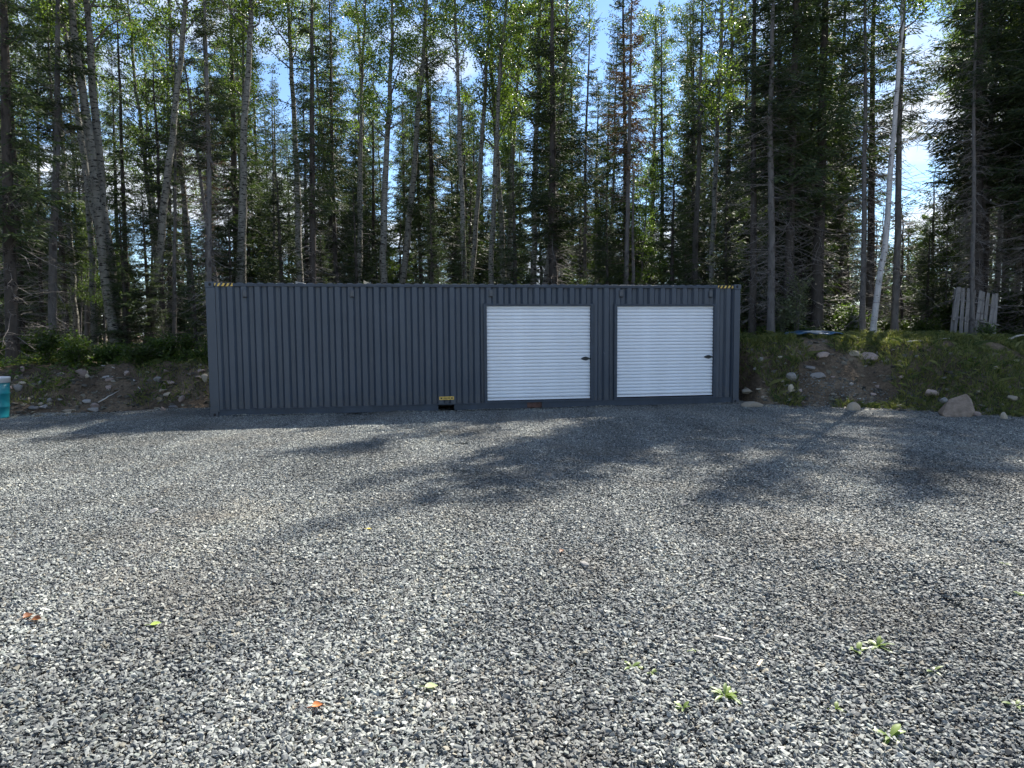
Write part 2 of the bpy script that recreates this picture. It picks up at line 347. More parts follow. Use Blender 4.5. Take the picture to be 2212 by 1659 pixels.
DUST = [(on_ground(880, 1400), 0.55), (on_ground(60, 1265), 0.8), (on_ground(20, 1330), 0.6), (on_ground(640, 945), 0.9), (on_ground(470, 1010), 0.8), (on_ground(1500, 1090), 0.7), (on_ground(780, 1550), 0.4), (on_ground(300, 1180), 0.9), (on_ground(1900, 1500), 0.4), (on_ground(560, 1290), 0.5)]
def fines_z(x, y):
    d = np.clip((fbm(x * 0.6 + 21, y * 0.45 + 4, 3) - 0.44) * 0.12, -0.004, 0.010)
    for p, r in DUST: d = d + 0.013 * np.exp(-(((x - p[0]) / (r * 1.4)) ** 2 + ((y - p[1]) / r) ** 2)) * (0.5 + fbm(x * 3, y * 3, 2))
    return yard_z(x, y) - 0.017 + np.clip(d, -0.006, 0.014)
ysx = np.arange(-32, 32.1, 0.22); ysy = np.arange(-14, 20.6, 0.22)
tag(sheet('gravel_yard', ysx, ysy, fines_z, MT['fines'], keep=lambda x, y: y < toe(x) + 0.45),
    'grey crushed stone yard in front of the container', kind='structure')

# loose stones of the yard: tiles of separate stones laid over the sheet
ico_v = []
ph = (1 + 5 ** 0.5) / 2
for a in (-1, 1):
    for c in (-ph, ph): ico_v += [(a, c, 0), (0, a, c), (c, 0, a)]
ico_v = np.array(ico_v) / math.sqrt(1 + ph * ph)
def hull_faces(V):
    import bmesh
    bm = bmesh.new()
    for v in V: bm.verts.new(v)
    bmesh.ops.convex_hull(bm, input=bm.verts); bm.verts.ensure_lookup_table()
    bmesh.ops.recalc_face_normals(bm, faces=bm.faces)
    bmesh.ops.triangulate(bm, faces=bm.faces)
    bm.verts.index_update()
    F = np.array([[v.index for v in f.verts] for f in bm.faces]); P = np.array([v.co[:] for v in bm.verts]); bm.free(); return P, F
STONES = []
for i in range(14):
    rs = np.random.default_rng(100 + i)
    V = rs.normal(size=(10, 3)); V /= np.linalg.norm(V, axis=1, keepdims=True); V *= rs.uniform(0.75, 1.1, (10, 1))
    V = np.sign(V) * np.abs(V) ** 0.75
    STONES.append(hull_faces(V))
PAL = np.array([(0.30, 0.31, 0.315), (0.22, 0.225, 0.235), (0.38, 0.385, 0.38), (0.15, 0.155, 0.165), (0.52, 0.52, 0.50), (0.10, 0.105, 0.115), (0.34, 0.31, 0.265), (0.24, 0.26, 0.25), (0.44, 0.43, 0.40)])
PAL = PAL * 0.62 * np.array([0.97, 1.0, 0.96])
PW = np.array([0.22, 0.2, 0.14, 0.14, 0.07, 0.1, 0.04, 0.06, 0.03]); PW = PW / PW.sum()
def stone_tile(seed, T=0.6, n=3000):
    rs = np.random.default_rng(seed); g = Geo()
    kind = rs.integers(0, len(STONES), n); ci = rs.choice(len(PAL), n, p=PW)
    for k in range(len(STONES)):
        sel = np.where(kind == k)[0]; c = len(sel)
        V, F = STONES[k]
        big = np.clip(np.exp(rs.normal(0, 0.36, c)), 0.4, 2.1) * 0.0093
        sc = np.stack([big * rs.uniform(1.0, 1.6, c), big * rs.uniform(0.7, 1.0, c), big * rs.uniform(0.4, 0.75, c)], 1)
        a = rs.uniform(0, 2 * np.pi, c); tl = rs.normal(0, 0.35, c); tl2 = rs.normal(0, 0.3, c)
        P = V[None] * sc[:, None]
        x = P[..., 0] * np.cos(tl)[:, None] + P[..., 2] * np.sin(tl)[:, None]; z = -P[..., 0] * np.sin(tl)[:, None] + P[..., 2] * np.cos(tl)[:, None]
        y = P[..., 1] * np.cos(tl2)[:, None] - z * np.sin(tl2)[:, None]; z = P[..., 1] * np.sin(tl2)[:, None] + z * np.cos(tl2)[:, None]
        X = x * np.cos(a)[:, None] - y * np.sin(a)[:, None]; Y = x * np.sin(a)[:, None] + y * np.cos(a)[:, None]
        o = np.stack([rs.uniform(-T / 2 - 0.01, T / 2 + 0.01, c), rs.uniform(-T / 2 - 0.01, T / 2 + 0.01, c), rs.uniform(-0.010, 0.010, c)], 1)
        W = np.stack([X, Y, z], -1) + o[:, None]
        FF = (F[None] + (np.arange(c) * len(V))[:, None, None]).reshape(-1, 3)
        col = PAL[ci[sel]] * np.exp(rs.normal(0, 0.12, (c, 1))); col = np.concatenate([col, np.ones((c, 1))], 1)
        g.add(W.reshape(-1, 3), FF, 0, np.repeat(col, len(F), axis=0))
    return bpy.data.objects.new('stone_tile', g.mesh('stone_tile', MT['gravel'], colattr='tint'))
tiles = [stone_tile(200 + i) for i in range(5)]
T = 0.6
pts = []
rot = []; var = []; nrm = []
for x in np.arange(-19, 19, T):
    for y in np.arange(0.6, 19.6, T):
        if abs(x) > 0.80 * y + 3.5: continue
        if y > toe(x) + 0.05: continue
        pts.append((x, y, 0)); rot.append(random.choice([0, 1, 2, 3]) * math.pi / 2); var.append(random.randrange(5))
pts = np.array(pts); pts[:, 2] = yard_z(pts[:, 0], pts[:, 1])
e = 0.25
gx = (yard_z(pts[:, 0] + e, pts[:, 1]) - yard_z(pts[:, 0] - e, pts[:, 1])) / (2 * e)
gy = (yard_z(pts[:, 0], pts[:, 1] + e) - yard_z(pts[:, 0], pts[:, 1] - e)) / (2 * e)
me = bpy.data.meshes.new('gravel'); me.vertices.add(len(pts)); me.vertices.foreach_set('co', pts.astype(np.float32).ravel())
R3 = []
for i in range(len(pts)):
    nv = Vector((-gx[i], -gy[i], 1)).normalized(); R3.append((Vector((0, 0, 1)).rotation_difference(nv).to_matrix() @ Matrix.Rotation(rot[i], 3, 'Z')).to_euler()[:])
me.attributes.new('rot', 'FLOAT_VECTOR', 'POINT').data.foreach_set('vector', np.array(R3, np.float32).ravel())
me.attributes.new('var', 'INT', 'POINT').data.foreach_set('value', np.array(var, np.int32))
gravel = link('gravel', me); me.materials.append(MT['gravel'])
gn = bpy.data.node_groups.new('lay_stones', 'GeometryNodeTree')
gn.interface.new_socket('Geometry', in_out='INPUT', socket_type='NodeSocketGeometry'); gn.interface.new_socket('Geometry', in_out='OUTPUT', socket_type='NodeSocketGeometry')
gi = gn.nodes.new('NodeGroupInput'); go = gn.nodes.new('NodeGroupOutput')
iop = gn.nodes.new('GeometryNodeInstanceOnPoints'); jn = gn.nodes.new('GeometryNodeJoinGeometry')
for tl in reversed(tiles):
    oi = gn.nodes.new('GeometryNodeObjectInfo'); oi.inputs['Object'].default_value = tl; oi.inputs['As Instance'].default_value = True
    gn.links.new(oi.outputs['Geometry'], jn.inputs[0])
a1 = gn.nodes.new('GeometryNodeInputNamedAttribute'); a1.data_type = 'FLOAT_VECTOR'; a1.inputs['Name'].default_value = 'rot'
a2 = gn.nodes.new('GeometryNodeInputNamedAttribute'); a2.data_type = 'INT'; a2.inputs['Name'].default_value = 'var'
gn.links.new(gi.outputs[0], iop.inputs['Points']); gn.links.new(jn.outputs[0], iop.inputs['Instance']); iop.inputs['Pick Instance'].default_value = True
gn.links.new(a2.outputs['Attribute'], iop.inputs['Instance Index']); gn.links.new(a1.outputs['Attribute'], iop.inputs['Rotation'])
gn.links.new(iop.outputs[0], go.inputs[0])
md = gravel.modifiers.new('stones', 'NODES'); md.node_group = gn
tag(gravel, 'loose grey crushed stones covering the yard', kind='stuff')

# ------------------------------------------------------------------ shipping container
CX, CY, CA = -6.4652, 14.6736, 0.17369
L, W, H = 12.192, 2.438, 2.896
box = empty('shipping_container', (CX, CY, 0.0), CA)
tag(box, 'long dark grey shipping container with two white roll-up doors', 'container')
def part(name, g, mat, parent=box, bev=0.0, smooth=False):
    o = g.build(name, mat, parent, smooth)
    if bev: bevel(o, bev)
    return o
def sect(u0, u1):       # container local: x along the long side, y into the depth
    return u0, u1
# corner posts
for (u0, u1, v0, v1) in ((0.0, 0.2, 0.0, 0.16), (L - 0.164, L, 0.0, 0.16), (0.0, 0.2, W - 0.16, W), (L - 0.164, L, W - 0.16, W)):
    part('corner_post', Geo().box(u0 + 0.004, u1 - 0.004, v0 + 0.004, v1 - 0.004, 0.118, H - 0.118), MT['paint'], bev=0.008)
# corner castings with flat dark ovals painted in for the shade of their holes
def oval(cx, cz, rx, rz, y, n=14):
    a = np.arange(n) * 2 * np.pi / n; return np.stack([cx + rx * np.cos(a), np.full(n, y), cz + rz * np.sin(a)], 1)
for u0 in (-0.006, L - 0.172):
    for v0, fr in ((-0.006, True), (W - 0.156, False)):
        for z0 in (0.0, H - 0.118):
            c = part('corner_casting', Geo().box(u0, u0 + 0.178, v0, v0 + 0.162, z0, z0 + 0.118), MT['paint'], bev=0.006)
            if fr:
                cxh = u0 + (0.105 if u0 < 1 else 0.073)
                A = oval(cxh, z0 + 0.06, 0.028, 0.036, v0 - 0.002); B = A + np.array([0, 0.03, 0])
                g = Geo(); n = len(A); g.add(np.concatenate([A]), [list(range(n))])
                part('hole_shade', g, MT['hole_shade'], c)
# rails
part('top_rail', Geo().box(0.178, L - 0.176, 0.012, 0.075, 2.798, 2.862), MT['paint_rail'], bev=0.006)
part('top_rail', Geo().box(0.178, L - 0.176, W - 0.075, W - 0.012, 2.798, 2.862), MT['paint_rail'], bev=0.006)
PK = [(4.87, 5.235), (6.919, 7.273)]
g = Geo(); segs = [(0.175, PK[0][0]), (PK[0][1], PK[1][0]), (PK[1][1], L - 0.175)]
for a_, b_ in segs: g.box(a_, b_, 0.03, 0.05, 0.045, 0.160)
g.box(0.175, L - 0.175, 0.008, 0.06, 0.1605, 0.177)
for a_, b_ in segs: g.box(a_, b_, 0.012, 0.06, 0.030, 0.0445)
part('bottom_rail', g, MT['paint_rail'])
part('bottom_rail', Geo().box(0.175, L - 0.175, W - 0.06, W - 0.01, 0.03, 0.177), MT['paint_rail'])
for i, (a_, b_) in enumerate(PK):
    g = Geo(); g.box(a_ + 0.002, b_ - 0.002, 0.062, W - 0.062, 0.135, 0.155); g.box(a_ + 0.002, b_ - 0.002, 0.066 if i else 0.9, 0.07 if i else 0.91, 0.034, 0.134)
    part('forklift_pocket', g, MT['rusty'] if i else MT['hole_shade'])
part('floor', Geo().box(0.1, L - 0.1, 0.08, W - 0.08, 0.156, 0.176), MT['rusty'])
# corrugated long wall with the two door openings
YO, YI = 0.022, 0.080
DO = [(5.93, 8.53), (9.02, 11.60)]; ZB, ZT, ZH = 0.1775, 2.7975, 2.43
us = [0.2]; vs = [YO]
u = 0.262; 
while u < L - 0.25:
    for du, v in ((0.0, YO), (0.046, YI), (0.130, YI), (0.176, YO)):
        if u + du < L - 0.18: us.append(u + du); vs.append(v)
    u += 0.278
us.append(L - 0.164); vs.append(YO)
us = np.array(us); vs = np.array(vs)
ub = np.unique(np.concatenate([us, np.array(DO).ravel()])); vb = np.interp(ub, us, vs)
g = Geo()
for i in range(len(ub) - 1):
    mid = (ub[i] + ub[i + 1]) / 2; zb = ZH if any(a < mid < b for a, b in DO) else ZB
    g.add([(ub[i], vb[i], zb), (ub[i + 1], vb[i + 1], zb), (ub[i + 1], vb[i + 1], ZT), (ub[i], vb[i], ZT)], [(0, 1, 2, 3)])
part('side_wall', g, MT['paint'], smooth=False)
g = Geo()
for i in range(len(us) - 1):
    g.add([(us[i], W - vs[i], ZB), (us[i + 1], W - vs[i + 1], ZB), (us[i + 1], W - vs[i + 1], ZT), (us[i], W - vs[i], ZT)], [(0, 3, 2, 1)])
part('side_wall', g, MT['paint'])
# end wall (far end) and the double doors at the near-left end
g = Geo(); vv = np.arange(0.16, W - 0.15, 0.105); uu = np.where(np.arange(len(vv)) // 2 % 2, L - 0.03, L - 0.07)
for i in range(len(vv) - 1):
    g.add([(uu[i], vv[i], 0.16), (uu[i + 1], vv[i + 1], 0.16), (uu[i + 1], vv[i + 1], 2.80), (uu[i], vv[i], 2.80)], [(0, 1, 2, 3)])
part('end_wall', g, MT['paint'])
part('header_beam', Geo().box(L - 0.11, L - 0.02, 0.16, W - 0.16, 2.801, 2.88), MT['paint_rail'])
part('header_beam', Geo().box(0.02, 0.11, 0.16, W - 0.16, 2.801, 2.88), MT['paint_rail'])
part('sill_beam', Geo().box(0.02, 0.11, 0.16, W - 0.16, 0.02, 0.155), MT['paint_rail'])
for k in range(2):
    v0, v1 = (0.165, W / 2 - 0.005) if k == 0 else (W / 2 + 0.005, W - 0.165)
    d = part('end_door', Geo().box(0.02, 0.07, v0, v1, 0.16, 2.795), MT['paint'], bev=0.006)
    for vv_ in (v0 + 0.22, v1 - 0.22):
        p = np.array([(0.0, vv_, 0.10), (0.0, vv_, 2.85)]); part('lock_rod', Geo().tubes(p, np.array([0.017, 0.017]), 8), MT['paint_rail'], d)
for z in (0.24, 0.98, 1.72, 2.62):
    part('hinge', Geo().box(-0.016, 0.018, -0.005, 0.10, z, z + 0.075), MT['black_metal'], bev=0.004)
# roof: ribs running across, their ends stand above the rail
g = Geo(); ru = []; rz = []
u = 0.19
while u < L - 0.33:
    for du, z in ((0, 2.858), (0.03, 2.882), (0.118, 2.882), (0.148, 2.858)): ru.append(u + du); rz.append(z)
    u += 0.209
for i in range(len(ru) - 1):
    g.add([(ru[i], 0.035, rz[i]), (ru[i + 1], 0.035, rz[i + 1]), (ru[i + 1], W - 0.035, rz[i + 1]), (ru[i], W - 0.035, rz[i])], [(0, 1, 2, 3)])
    if rz[i] > 2.87 or rz[i + 1] > 2.87:
        g.add([(ru[i], 0.035, 2.85), (ru[i + 1], 0.035, 2.85), (ru[i + 1], 0.035, rz[i + 1]), (ru[i], 0.035, rz[i])], [(0, 1, 2, 3)])
part('roof', g, MT['paint'])
# small ventilators below the rail
vent_me = None
for uu_, zz_ in ((0.793, 2.652), (3.026, 2.657), (6.092, 2.672), (9.173, 2.672), (11.413, 2.668)):
    g = Geo(); g.box(-0.042, 0.042, -0.045, 0.04, -0.078, 0.078); 
    vo = part('ventilator', g, MT['paint'], bev=0.012); vo.location = (uu_, YO + 0.006, zz_)
    sl = part('vent_shade', Geo().box(-0.036, 0.046, -0.043, 0.02, -0.092, -0.0785), MT['hole_shade'], vo)  # dark strip standing in for the ventilator's shadow below and right
# hazard strips at the top corners
for u0, u1, n, faded in ((0.185, 0.553, 4, True), (11.607, 11.995, 4, False)):
    hs = part('hazard_strip', Geo().box(u0, u1, 0.0075, 0.0115, 2.802, 2.868), MT['yellow'])
    part('hazard_top', Geo().box(u0, u1, 0.0075, 0.07, 2.8625, 2.866), MT['yellow'], hs)
    wd = (u1 - u0) / n
    for k in range(n):
        a_ = u0 + wd * k + (0.0 if k else 0.004); s_ = 0.036
        g = Geo(); yy = 0.0045; b_ = min(a_ + wd * 0.48, u1 - s_ - 0.001)
        g.add([(a_, yy, 2.803), (b_, yy, 2.803), (b_ + s_, yy, 2.8675), (a_ + s_, yy, 2.8675), (a_, 0.0074, 2.803), (b_, 0.0074, 2.803), (b_ + s_, 0.0074, 2.8675), (a_ + s_, 0.0074, 2.8675)],
              [(0, 1, 2, 3), (0, 4, 5, 1), (1, 5, 6, 2), (2, 6, 7, 3), (3, 7, 4, 0)])
        part('stripe', g, MT['paint'] if (faded and k < 2) else MT['black'], hs)
# yellow notice plate
pl = part('notice_plate', Geo().box(4.892, 5.229, 0.020, 0.026, 0.267, 0.342), MT['yellow'])
for a_, b_, z0, z1 in [(4.925, 4.958, 0.285, 0.322), (5.165, 5.198, 0.285, 0.322)] + [(4.975 + 0.029 * k, 4.975 + 0.029 * k + (0.018 if k % 3 else 0.012), 0.291, 0.317) for k in range(6)]:
    part('printed_mark', Geo().box(a_, b_, 0.0175, 0.0198, z0, z1), MT['black'], pl)
# roll-up doors
def roller(u0, u1, zb, zt):
    wide = u1 - u0
    fr = Geo(); fr.box(u0 - 0.07, u0, 0.005, 0.11, 0.178, zt + 0.055); fr.box(u1, u1 + 0.075, 0.005, 0.11, 0.178, zt + 0.055); fr.box(u0 + 0.0005, u1 - 0.0005, 0.006, 0.11, zt + 0.0, zt + 0.054)
    part('door_frame', fr, MT['paint_rail'], bev=0.004)
    part('door_sill', Geo().box(u0 + 0.001, u1 - 0.001, 0.014, 0.12, 0.178, 0.206), MT['paint_rail'])
    rd = empty('roller_door'); rd.parent = box; rd.location = (u0, 0.062, zb)
    n = 27; bb = 0.05; p = (zt - zb - bb) / n
    prof = [(0.038, 0.0), (0.038, 0.17), (0.008, 0.23), (0.001, 0.30), (-0.002, 0.60), (0.0, 0.88), (0.004, 0.975), (0.038, 1.0)]
    g = Geo(); V = []; 
    for x in (0.006, wide - 0.006): V += [(x, y, z * p) for y, z in prof]
    k = len(prof); g.add(V, [(i, k + i, k + i + 1, i + 1) for i in range(k - 1)])
    me = g.mesh('slat', MT['white_steel'])
    for i in range(n):
        s_ = link('slat', me, rd); s_.location = (0, random.uniform(-0.0015, 0.0015), bb + i * p)
    part('bottom_bar', Geo().box(0.005, wide - 0.005, -0.008, 0.02, 0.0, bb - 0.004), MT['white_steel'], rd, bev=0.004)
    part('backing', Geo().box(0.002, wide - 0.002, 0.042, 0.046, 0.0, zt - zb), MT['hole_shade'], rd)
    # latch: a lens shaped plate with a slide bolt
    g = Geo(); nn = 20; a = np.arange(nn) * 2 * np.pi / nn
    rx = 0.105 * np.sign(np.cos(a)) * np.abs(np.cos(a)) ** 1.0; rz_ = 0.046 * np.sin(a) * (1 - 0.35 * np.abs(np.cos(a)))
    lx = wide - 0.118; lz = 1.158 - zb
    A = np.stack([lx + rx, np.full(nn, -0.012), lz + rz_], 1); B = np.stack([lx + rx * 0.8, np.full(nn, -0.034), lz + rz_ * 0.7], 1); Cc = np.stack([lx + rx * 0.35, np.full(nn, -0.022), lz + rz_ * 0.3], 1)
    base = A + np.array([0, 0.02, 0])
    idx = np.arange(nn); nx_ = np.roll(idx, -1)
    F = []
    for r_ in range(3): F += [(r_ * nn + i, r_ * nn + (i + 1) % nn, (r_ + 1) * nn + (i + 1) % nn, (r_ + 1) * nn + i) for i in range(nn)]
    g.add(np.concatenate([base, A, B, Cc]), F); g.add(Cc, [list(range(nn))])
    part('latch', g, MT['black_metal'], rd)
    part('slide_bolt', Geo().box(lx + 0.06, wide + 0.012, -0.0225, -0.0105, lz - 0.014, lz + 0.014), MT['black_metal'], rd)
roller(5.995, 8.445, 0.222, 2.38); roller(9.085, 11.52, 0.231, 2.374)
# two board ends lying on the roof
u_ax = np.array([math.cos(CA), math.sin(CA), 0]); v_ax = np.array([-math.sin(CA), math.cos(CA), 0])
def cpos(u, v, z): return np.array([CX, CY, 0]) + u * u_ax + v * v_ax + np.array([0, 0, z])
def wedge(name, u, v, size, rz, mat, label):
    o = Geo().add([(0, 0, 0), (size[0], 0, 0), (size[0], size[1], 0), (0, size[1], 0), (0, 0, size[2]), (size[0] * 0.25, 0, size[2] * 0.75), (size[0] * 0.25, size[1], size[2] * 0.75), (0, size[1], size[2]), (size[0], 0, 0.02), (size[0], size[1], 0.02)],
                  [(0, 1, 8, 5, 4), (3, 7, 6, 9, 2), (4, 5, 6, 7), (5, 8, 9, 6), (0, 4, 7, 3), (1, 2, 9, 8), (0, 3, 2, 1)]).build(name, mat)
    o.location = cpos(u, v, 2.883); o.rotation_euler = (0, 0, CA + rz); tag(o, label, 'board')
wedge('board_offcut', 3.27, 0.30, (0.14, 0.4, 0.085), 0.0, MT['lumber'], 'pale yellow lumber offcut sticking up from the container roof')
wedge('board_offcut', 1.80, 0.35, (0.20, 0.5, 0.06), 0.05, MT['driftwood'], 'grey board end lying low on the container roof near its left end')

# ------------------------------------------------------------------ teal drum with white lid
def lathe(prof, n=28):
    g = Geo(); prof = np.array(prof); a = np.arange(n) * 2 * np.pi / n
    V = np.stack([prof[:, None, 0] * np.cos(a), prof[:, None, 0] * np.sin(a), np.broadcast_to(prof[:, 1:2], (len(prof), n))], -1)
    idx = np.arange(len(prof) * n).reshape(len(prof), n)
    F = np.stack([idx[:-1], np.roll(idx[:-1], -1, 1), np.roll(idx[1:], -1, 1), idx[1:]], -1).reshape(-1, 4)
    g.add(V.reshape(-1, 3), F); return g
dp = on_ground(-10, 903)
dr = empty('drum', (dp[0], dp[1], 0.005)); tag(dr, 'teal steel drum with white lid at the left edge of the yard', 'drum')
lathe([(0, 0), (0.25, 0), (0.256, 0.012), (0.25, 0.03), (0.268, 0.23), (0.28, 0.245), (0.27, 0.262), (0.283, 0.51), (0.297, 0.53), (0.286, 0.55), (0.297, 0.79), (0.0, 0.792)]).build('drum_body', MT['teal'], dr, True)
lathe([(0.299, 0.765), (0.312, 0.77), (0.312, 0.855), (0.318, 0.862), (0.312, 0.885), (0.29, 0.892), (0.0, 0.90)]).build('lid', MT['white_plastic'], dr, True)
g = Geo().box(0.15, 0.165, -0.292, -0.272, 0.775, 0.852); g.build('lid_clip', MT['black_metal'], dr)
pb = empty('bucket', (dp[0] - 0.09, dp[1], 0.906)); tag(pb, 'white plastic pail standing on the lid of the teal drum', 'pail')
lathe([(0, 0), (0.125, 0), (0.135, 0.02), (0.152, 0.255), (0.16, 0.26), (0.16, 0.285), (0.148, 0.288), (0.14, 0.02), (0, 0.015)]).build('pail_body', MT['white_plastic'], pb, True)

# ------------------------------------------------------------------ rocks
def rock_mesh(seed, sub=3, ang=0.5):
    import bmesh
    rs = np.random.default_rng(seed); bm = bmesh.new(); bmesh.ops.create_icosphere(bm, subdivisions=sub, radius=1)
    ax = rs.normal(size=(9, 3)); ax /= np.linalg.norm(ax, axis=1, keepdims=True); dd = rs.uniform(0.42, 0.85, 9)
    for v in bm.verts:
        p = np.array(v.co); 
        for a_, d_ in zip(ax, dd):
            k = p @ a_
            if k > d_: p = p - a_ * (k - d_) * (0.9 + 0.1 * ang)
        p = p * (1 + 0.07 * (vnoise(p[0] * 3 + seed, p[1] * 3 + p[2] * 2) - 0.5))
        v.co = p
    me = bpy.data.meshes.new('rock'); bm.to_mesh(me); bm.free(); return me
RM = []
for i in range(8):
    for mname in ('rock_grey', 'rock_pink', 'rock_tan'):
        me = rock_mesh(300 + i); me.materials.append(MT[mname]); 
        me.polygons.foreach_set('use_smooth', np.full(len(me.polygons), True)); RM.append(me)
def rock(name, x, y, sx, sy, sz, i, label, rz=0.0, sink=0.35, tilt=0.0, group=None, z=None):
    o = link(name, RM[i]); 
    o.location = (x, y, (gz(x, y) if z is None else z) + sz * (1 - 2 * sink)); o.scale = (sx, sy, sz); o.rotation_euler = (tilt, tilt * 0.5, rz)
    tag(o, label, 'rock', group); return o
def gnd(X, Y):
    """first hit of a picture ray with the banks or the yard"""
    d = ray(X, Y)
    ts = np.linspace(2, 60, 3000); P = CAM + ts[:, None] * d
    zz = np.where(P[:, 1] < toe(P[:, 0]), np.maximum(ground_z(P[:, 0], P[:, 1]), yard_z(P[:, 0], P[:, 1])), ground_z(P[:, 0], P[:, 1]))
    k = np.argmax(P[:, 2] < zz); return P[k]
def prock(X, Y, w, h, i, label, rz=0.3, tilt=0.0, group=None, name='rock'):
    """a rock whose foot stands at picture point X,Y, w by h in picture units of the 2212 wide view"""
    p = gnd(X, Y); k = p[1] / (FPX / S22)
    base = max(gz(p[0], p[1]), float(yard_z(p[0], p[1])) if p[1] < toe(p[0]) + 0.4 else -9)
    sx = w * k / 2 * 1.08; sz = h * k / 2 * 1.25
    rock(name, p[0], p[1] + sx * 0.4, sx, sx * 0.85, sz, i, label, rz, 0.3, tilt, group, z=base)
bp_ = on_ground(2076, 901); kk = bp_[1] / (FPX / S22)
BV = np.array([(-34, 0, 6), (-27, 4, 22), (-12, 14, 39), (22, 8, 52), (32, 6, 40), (36, 2, 22), (24, -20, 14), (10, -18, -4), (-18, -12, -4), (-31, -6, 2), (30, 30, 20), (-26, 30, 10), (0, 36, 30), (20, 30, -6), (-20, 25, -6), (34, 6, -4)]) * kk
P_, F_ = hull_faces(BV)
o = Geo().add(P_, F_).build('boulder', MT['rock_brown']); bevel(o, 0.008, 2); o.location = (bp_[0], bp_[1] + 0.1, -0.02)
tag(o, 'largest angular brown boulder at the foot of the grassy bank', 'rock')
prock(1847, 888, 28, 22, 2, 'rounded pale tan stone alone on the gravel beside the bank', 0.2)
prock(2016, 858, 34, 24, 7, 'pinkish stone in the grass above the largest boulder', 1.2)
prock(2042, 872, 18, 18, 9, 'small round stone between the pinkish stone and the boulder')
prock(2110, 900, 30, 14, 10, 'low flat stone touching the right side of the largest boulder', 0.1)
prock(2172, 906, 20, 18, 5, 'pale round stone right of the largest boulder near the picture edge')
prock(1948, 884, 22, 14, 11, 'low pale stone halfway between tan stone and largest boulder')
prock(2190, 868, 22, 18, 8, 'whitish stone in the grass at the far right of the bank')
prock(1715, 823, 34, 18, 3, 'flat whitish slab stone on the bank right of the container', 0.3, 0.2)
prock(1712, 848, 20, 20, 5, 'tan stone just below the flat whitish slab')
prock(1768, 818, 40, 18, 12, 'broad grey stone right of the whitish slab', 0.7, 0.2)
prock(1852, 768, 46, 16, 14, 'long tan slab near the top of the right bank', 0.1, 0.35)
prock(1880, 778, 60, 24, 13, 'large sloping pinkish slab on the upper right bank', 0.4, 0.35)
prock(1783, 775, 30, 14, 1, 'grey slab left of the sloping pinkish slab', 0.2)
prock(1620, 853, 30, 16, 17, 'tan stone against the right end of the container', 0.3)
prock(1752, 800, 24, 14, 6, 'small grey stone in the middle of the right bank', 0.8)
prock(1628, 880, 46, 14, 2, 'low pale stone by the right corner casting of the container', 0.2)
# left bank
prock(36, 846, 26, 16, 18, 'flat grey stone just right of the teal drum', 0.1)
prock(173, 815, 28, 20, 19, 'rounded pinkish boulder below the grey log on the left bank', 0.4, name='boulder')
prock(232, 819, 24, 10, 21, 'pale oval stone high on the left bank', 0.2)
prock(186, 873, 18, 13, 6, 'whitish stone low in the middle of the left bank', 0.6)
prock(199, 890, 24, 12, 9, 'pale stone at the very foot of the left bank', 0.6)
prock(143, 892, 20, 9, 11, 'flat pale stone at the foot of the left bank, left of centre', 0.6)
prock(441, 824, 18, 18, 20, 'round whitish stone beside the container left end', 0.3)
prock(364, 834, 24, 13, 22, 'tan stone on the left bank near the container end', 0.5)
prock(90, 884, 22, 12, 15, 'long pale stone low on the bank right of the drum', 0.3)
rs = np.random.default_rng(77)
for k in range(26):
    X, Y = rs.uniform(20, 440), rs.uniform(800, 888)
    prock(X, Y, rs.uniform(10, 24), rs.uniform(7, 15), int(rs.integers(0, 24)), 'small stone scattered on the dark earth of the left bank', rs.uniform(0, 3), 0.1, 'small stones on the left bank')
for k in range(24):
    X, Y = rs.uniform(1610, 1990), rs.uniform(770, 880)
    prock(X, Y, rs.uniform(7, 16), rs.uniform(4, 9), int(rs.integers(0, 24)), 'small stone scattered on the earth of the right bank', rs.uniform(0, 3), 0.1, 'small stones on the right bank')
# rubble too small to pick apart
def rubble(name, n, x0, x1, smin, smax, label, bias=1.0, tint=np.array([0.82, 0.72, 0.6]), reach=None):
    rs = np.random.default_rng(hash(name) % 1000 if False else len(name) * 7 + n); g = Geo(); x = rs.uniform(x0, x1, n); w = np.where(x < 0, 2.4, 3.2) if reach is None else reach
    y = toe(x) - 0.35 + w * rs.random(n) ** bias; z = np.maximum(ground_z(x, y), np.where(y < toe(x) + 0.3, -0.02, -9)); s = smin + (smax - smin) * rs.random(n) ** 3
    kind = rs.integers(0, len(STONES), n)
    for k in range(len(STONES)):
        q = np.where(kind == k)[0]; V, F = STONES[k]; a = rs.uniform(0, 6.28, len(q))
        P = V[None] * (s[q, None] * np.stack([rs.uniform(0.9, 1.5, len(q)), rs.uniform(0.7, 1.1, len(q)), rs.uniform(0.45, 0.8, len(q))], 1))[:, None]
        X = P[..., 0] * np.cos(a)[:, None] - P[..., 1] * np.sin(a)[:, None]; Y = P[..., 0] * np.sin(a)[:, None] + P[..., 1] * np.cos(a)[:, None]
        Wd = np.stack([X + x[q, None], Y + y[q, None], P[..., 2] + z[q, None]], -1)
        col = PAL[rs.choice(len(PAL), len(q), p=PW)] * tint * np.exp(rs.normal(-0.1, 0.2, (len(q), 1)))
        col = np.concatenate([col, np.ones((len(q), 1))], 1)
        g.add(Wd.reshape(-1, 3), (F[None] + (np.arange(len(q)) * len(V))[:, None, None]).reshape(-1, 3), 0, np.repeat(col, len(F), axis=0))
    tag(g.build(name, MT['gravel'], colattr='tint'), label, kind='stuff')
rubble('left_bank_rubble', 2600, -15, -6.9, 0.012, 0.085, 'loose small stones and grit on the left bank', 1.5)
rubble('gravel_spill', 5200, 6.9, 9.4, 0.009, 0.03, 'grey gravel spilling up the foot of the right bank', 1.3, np.array([1, 1, 1.0]), 1.5)
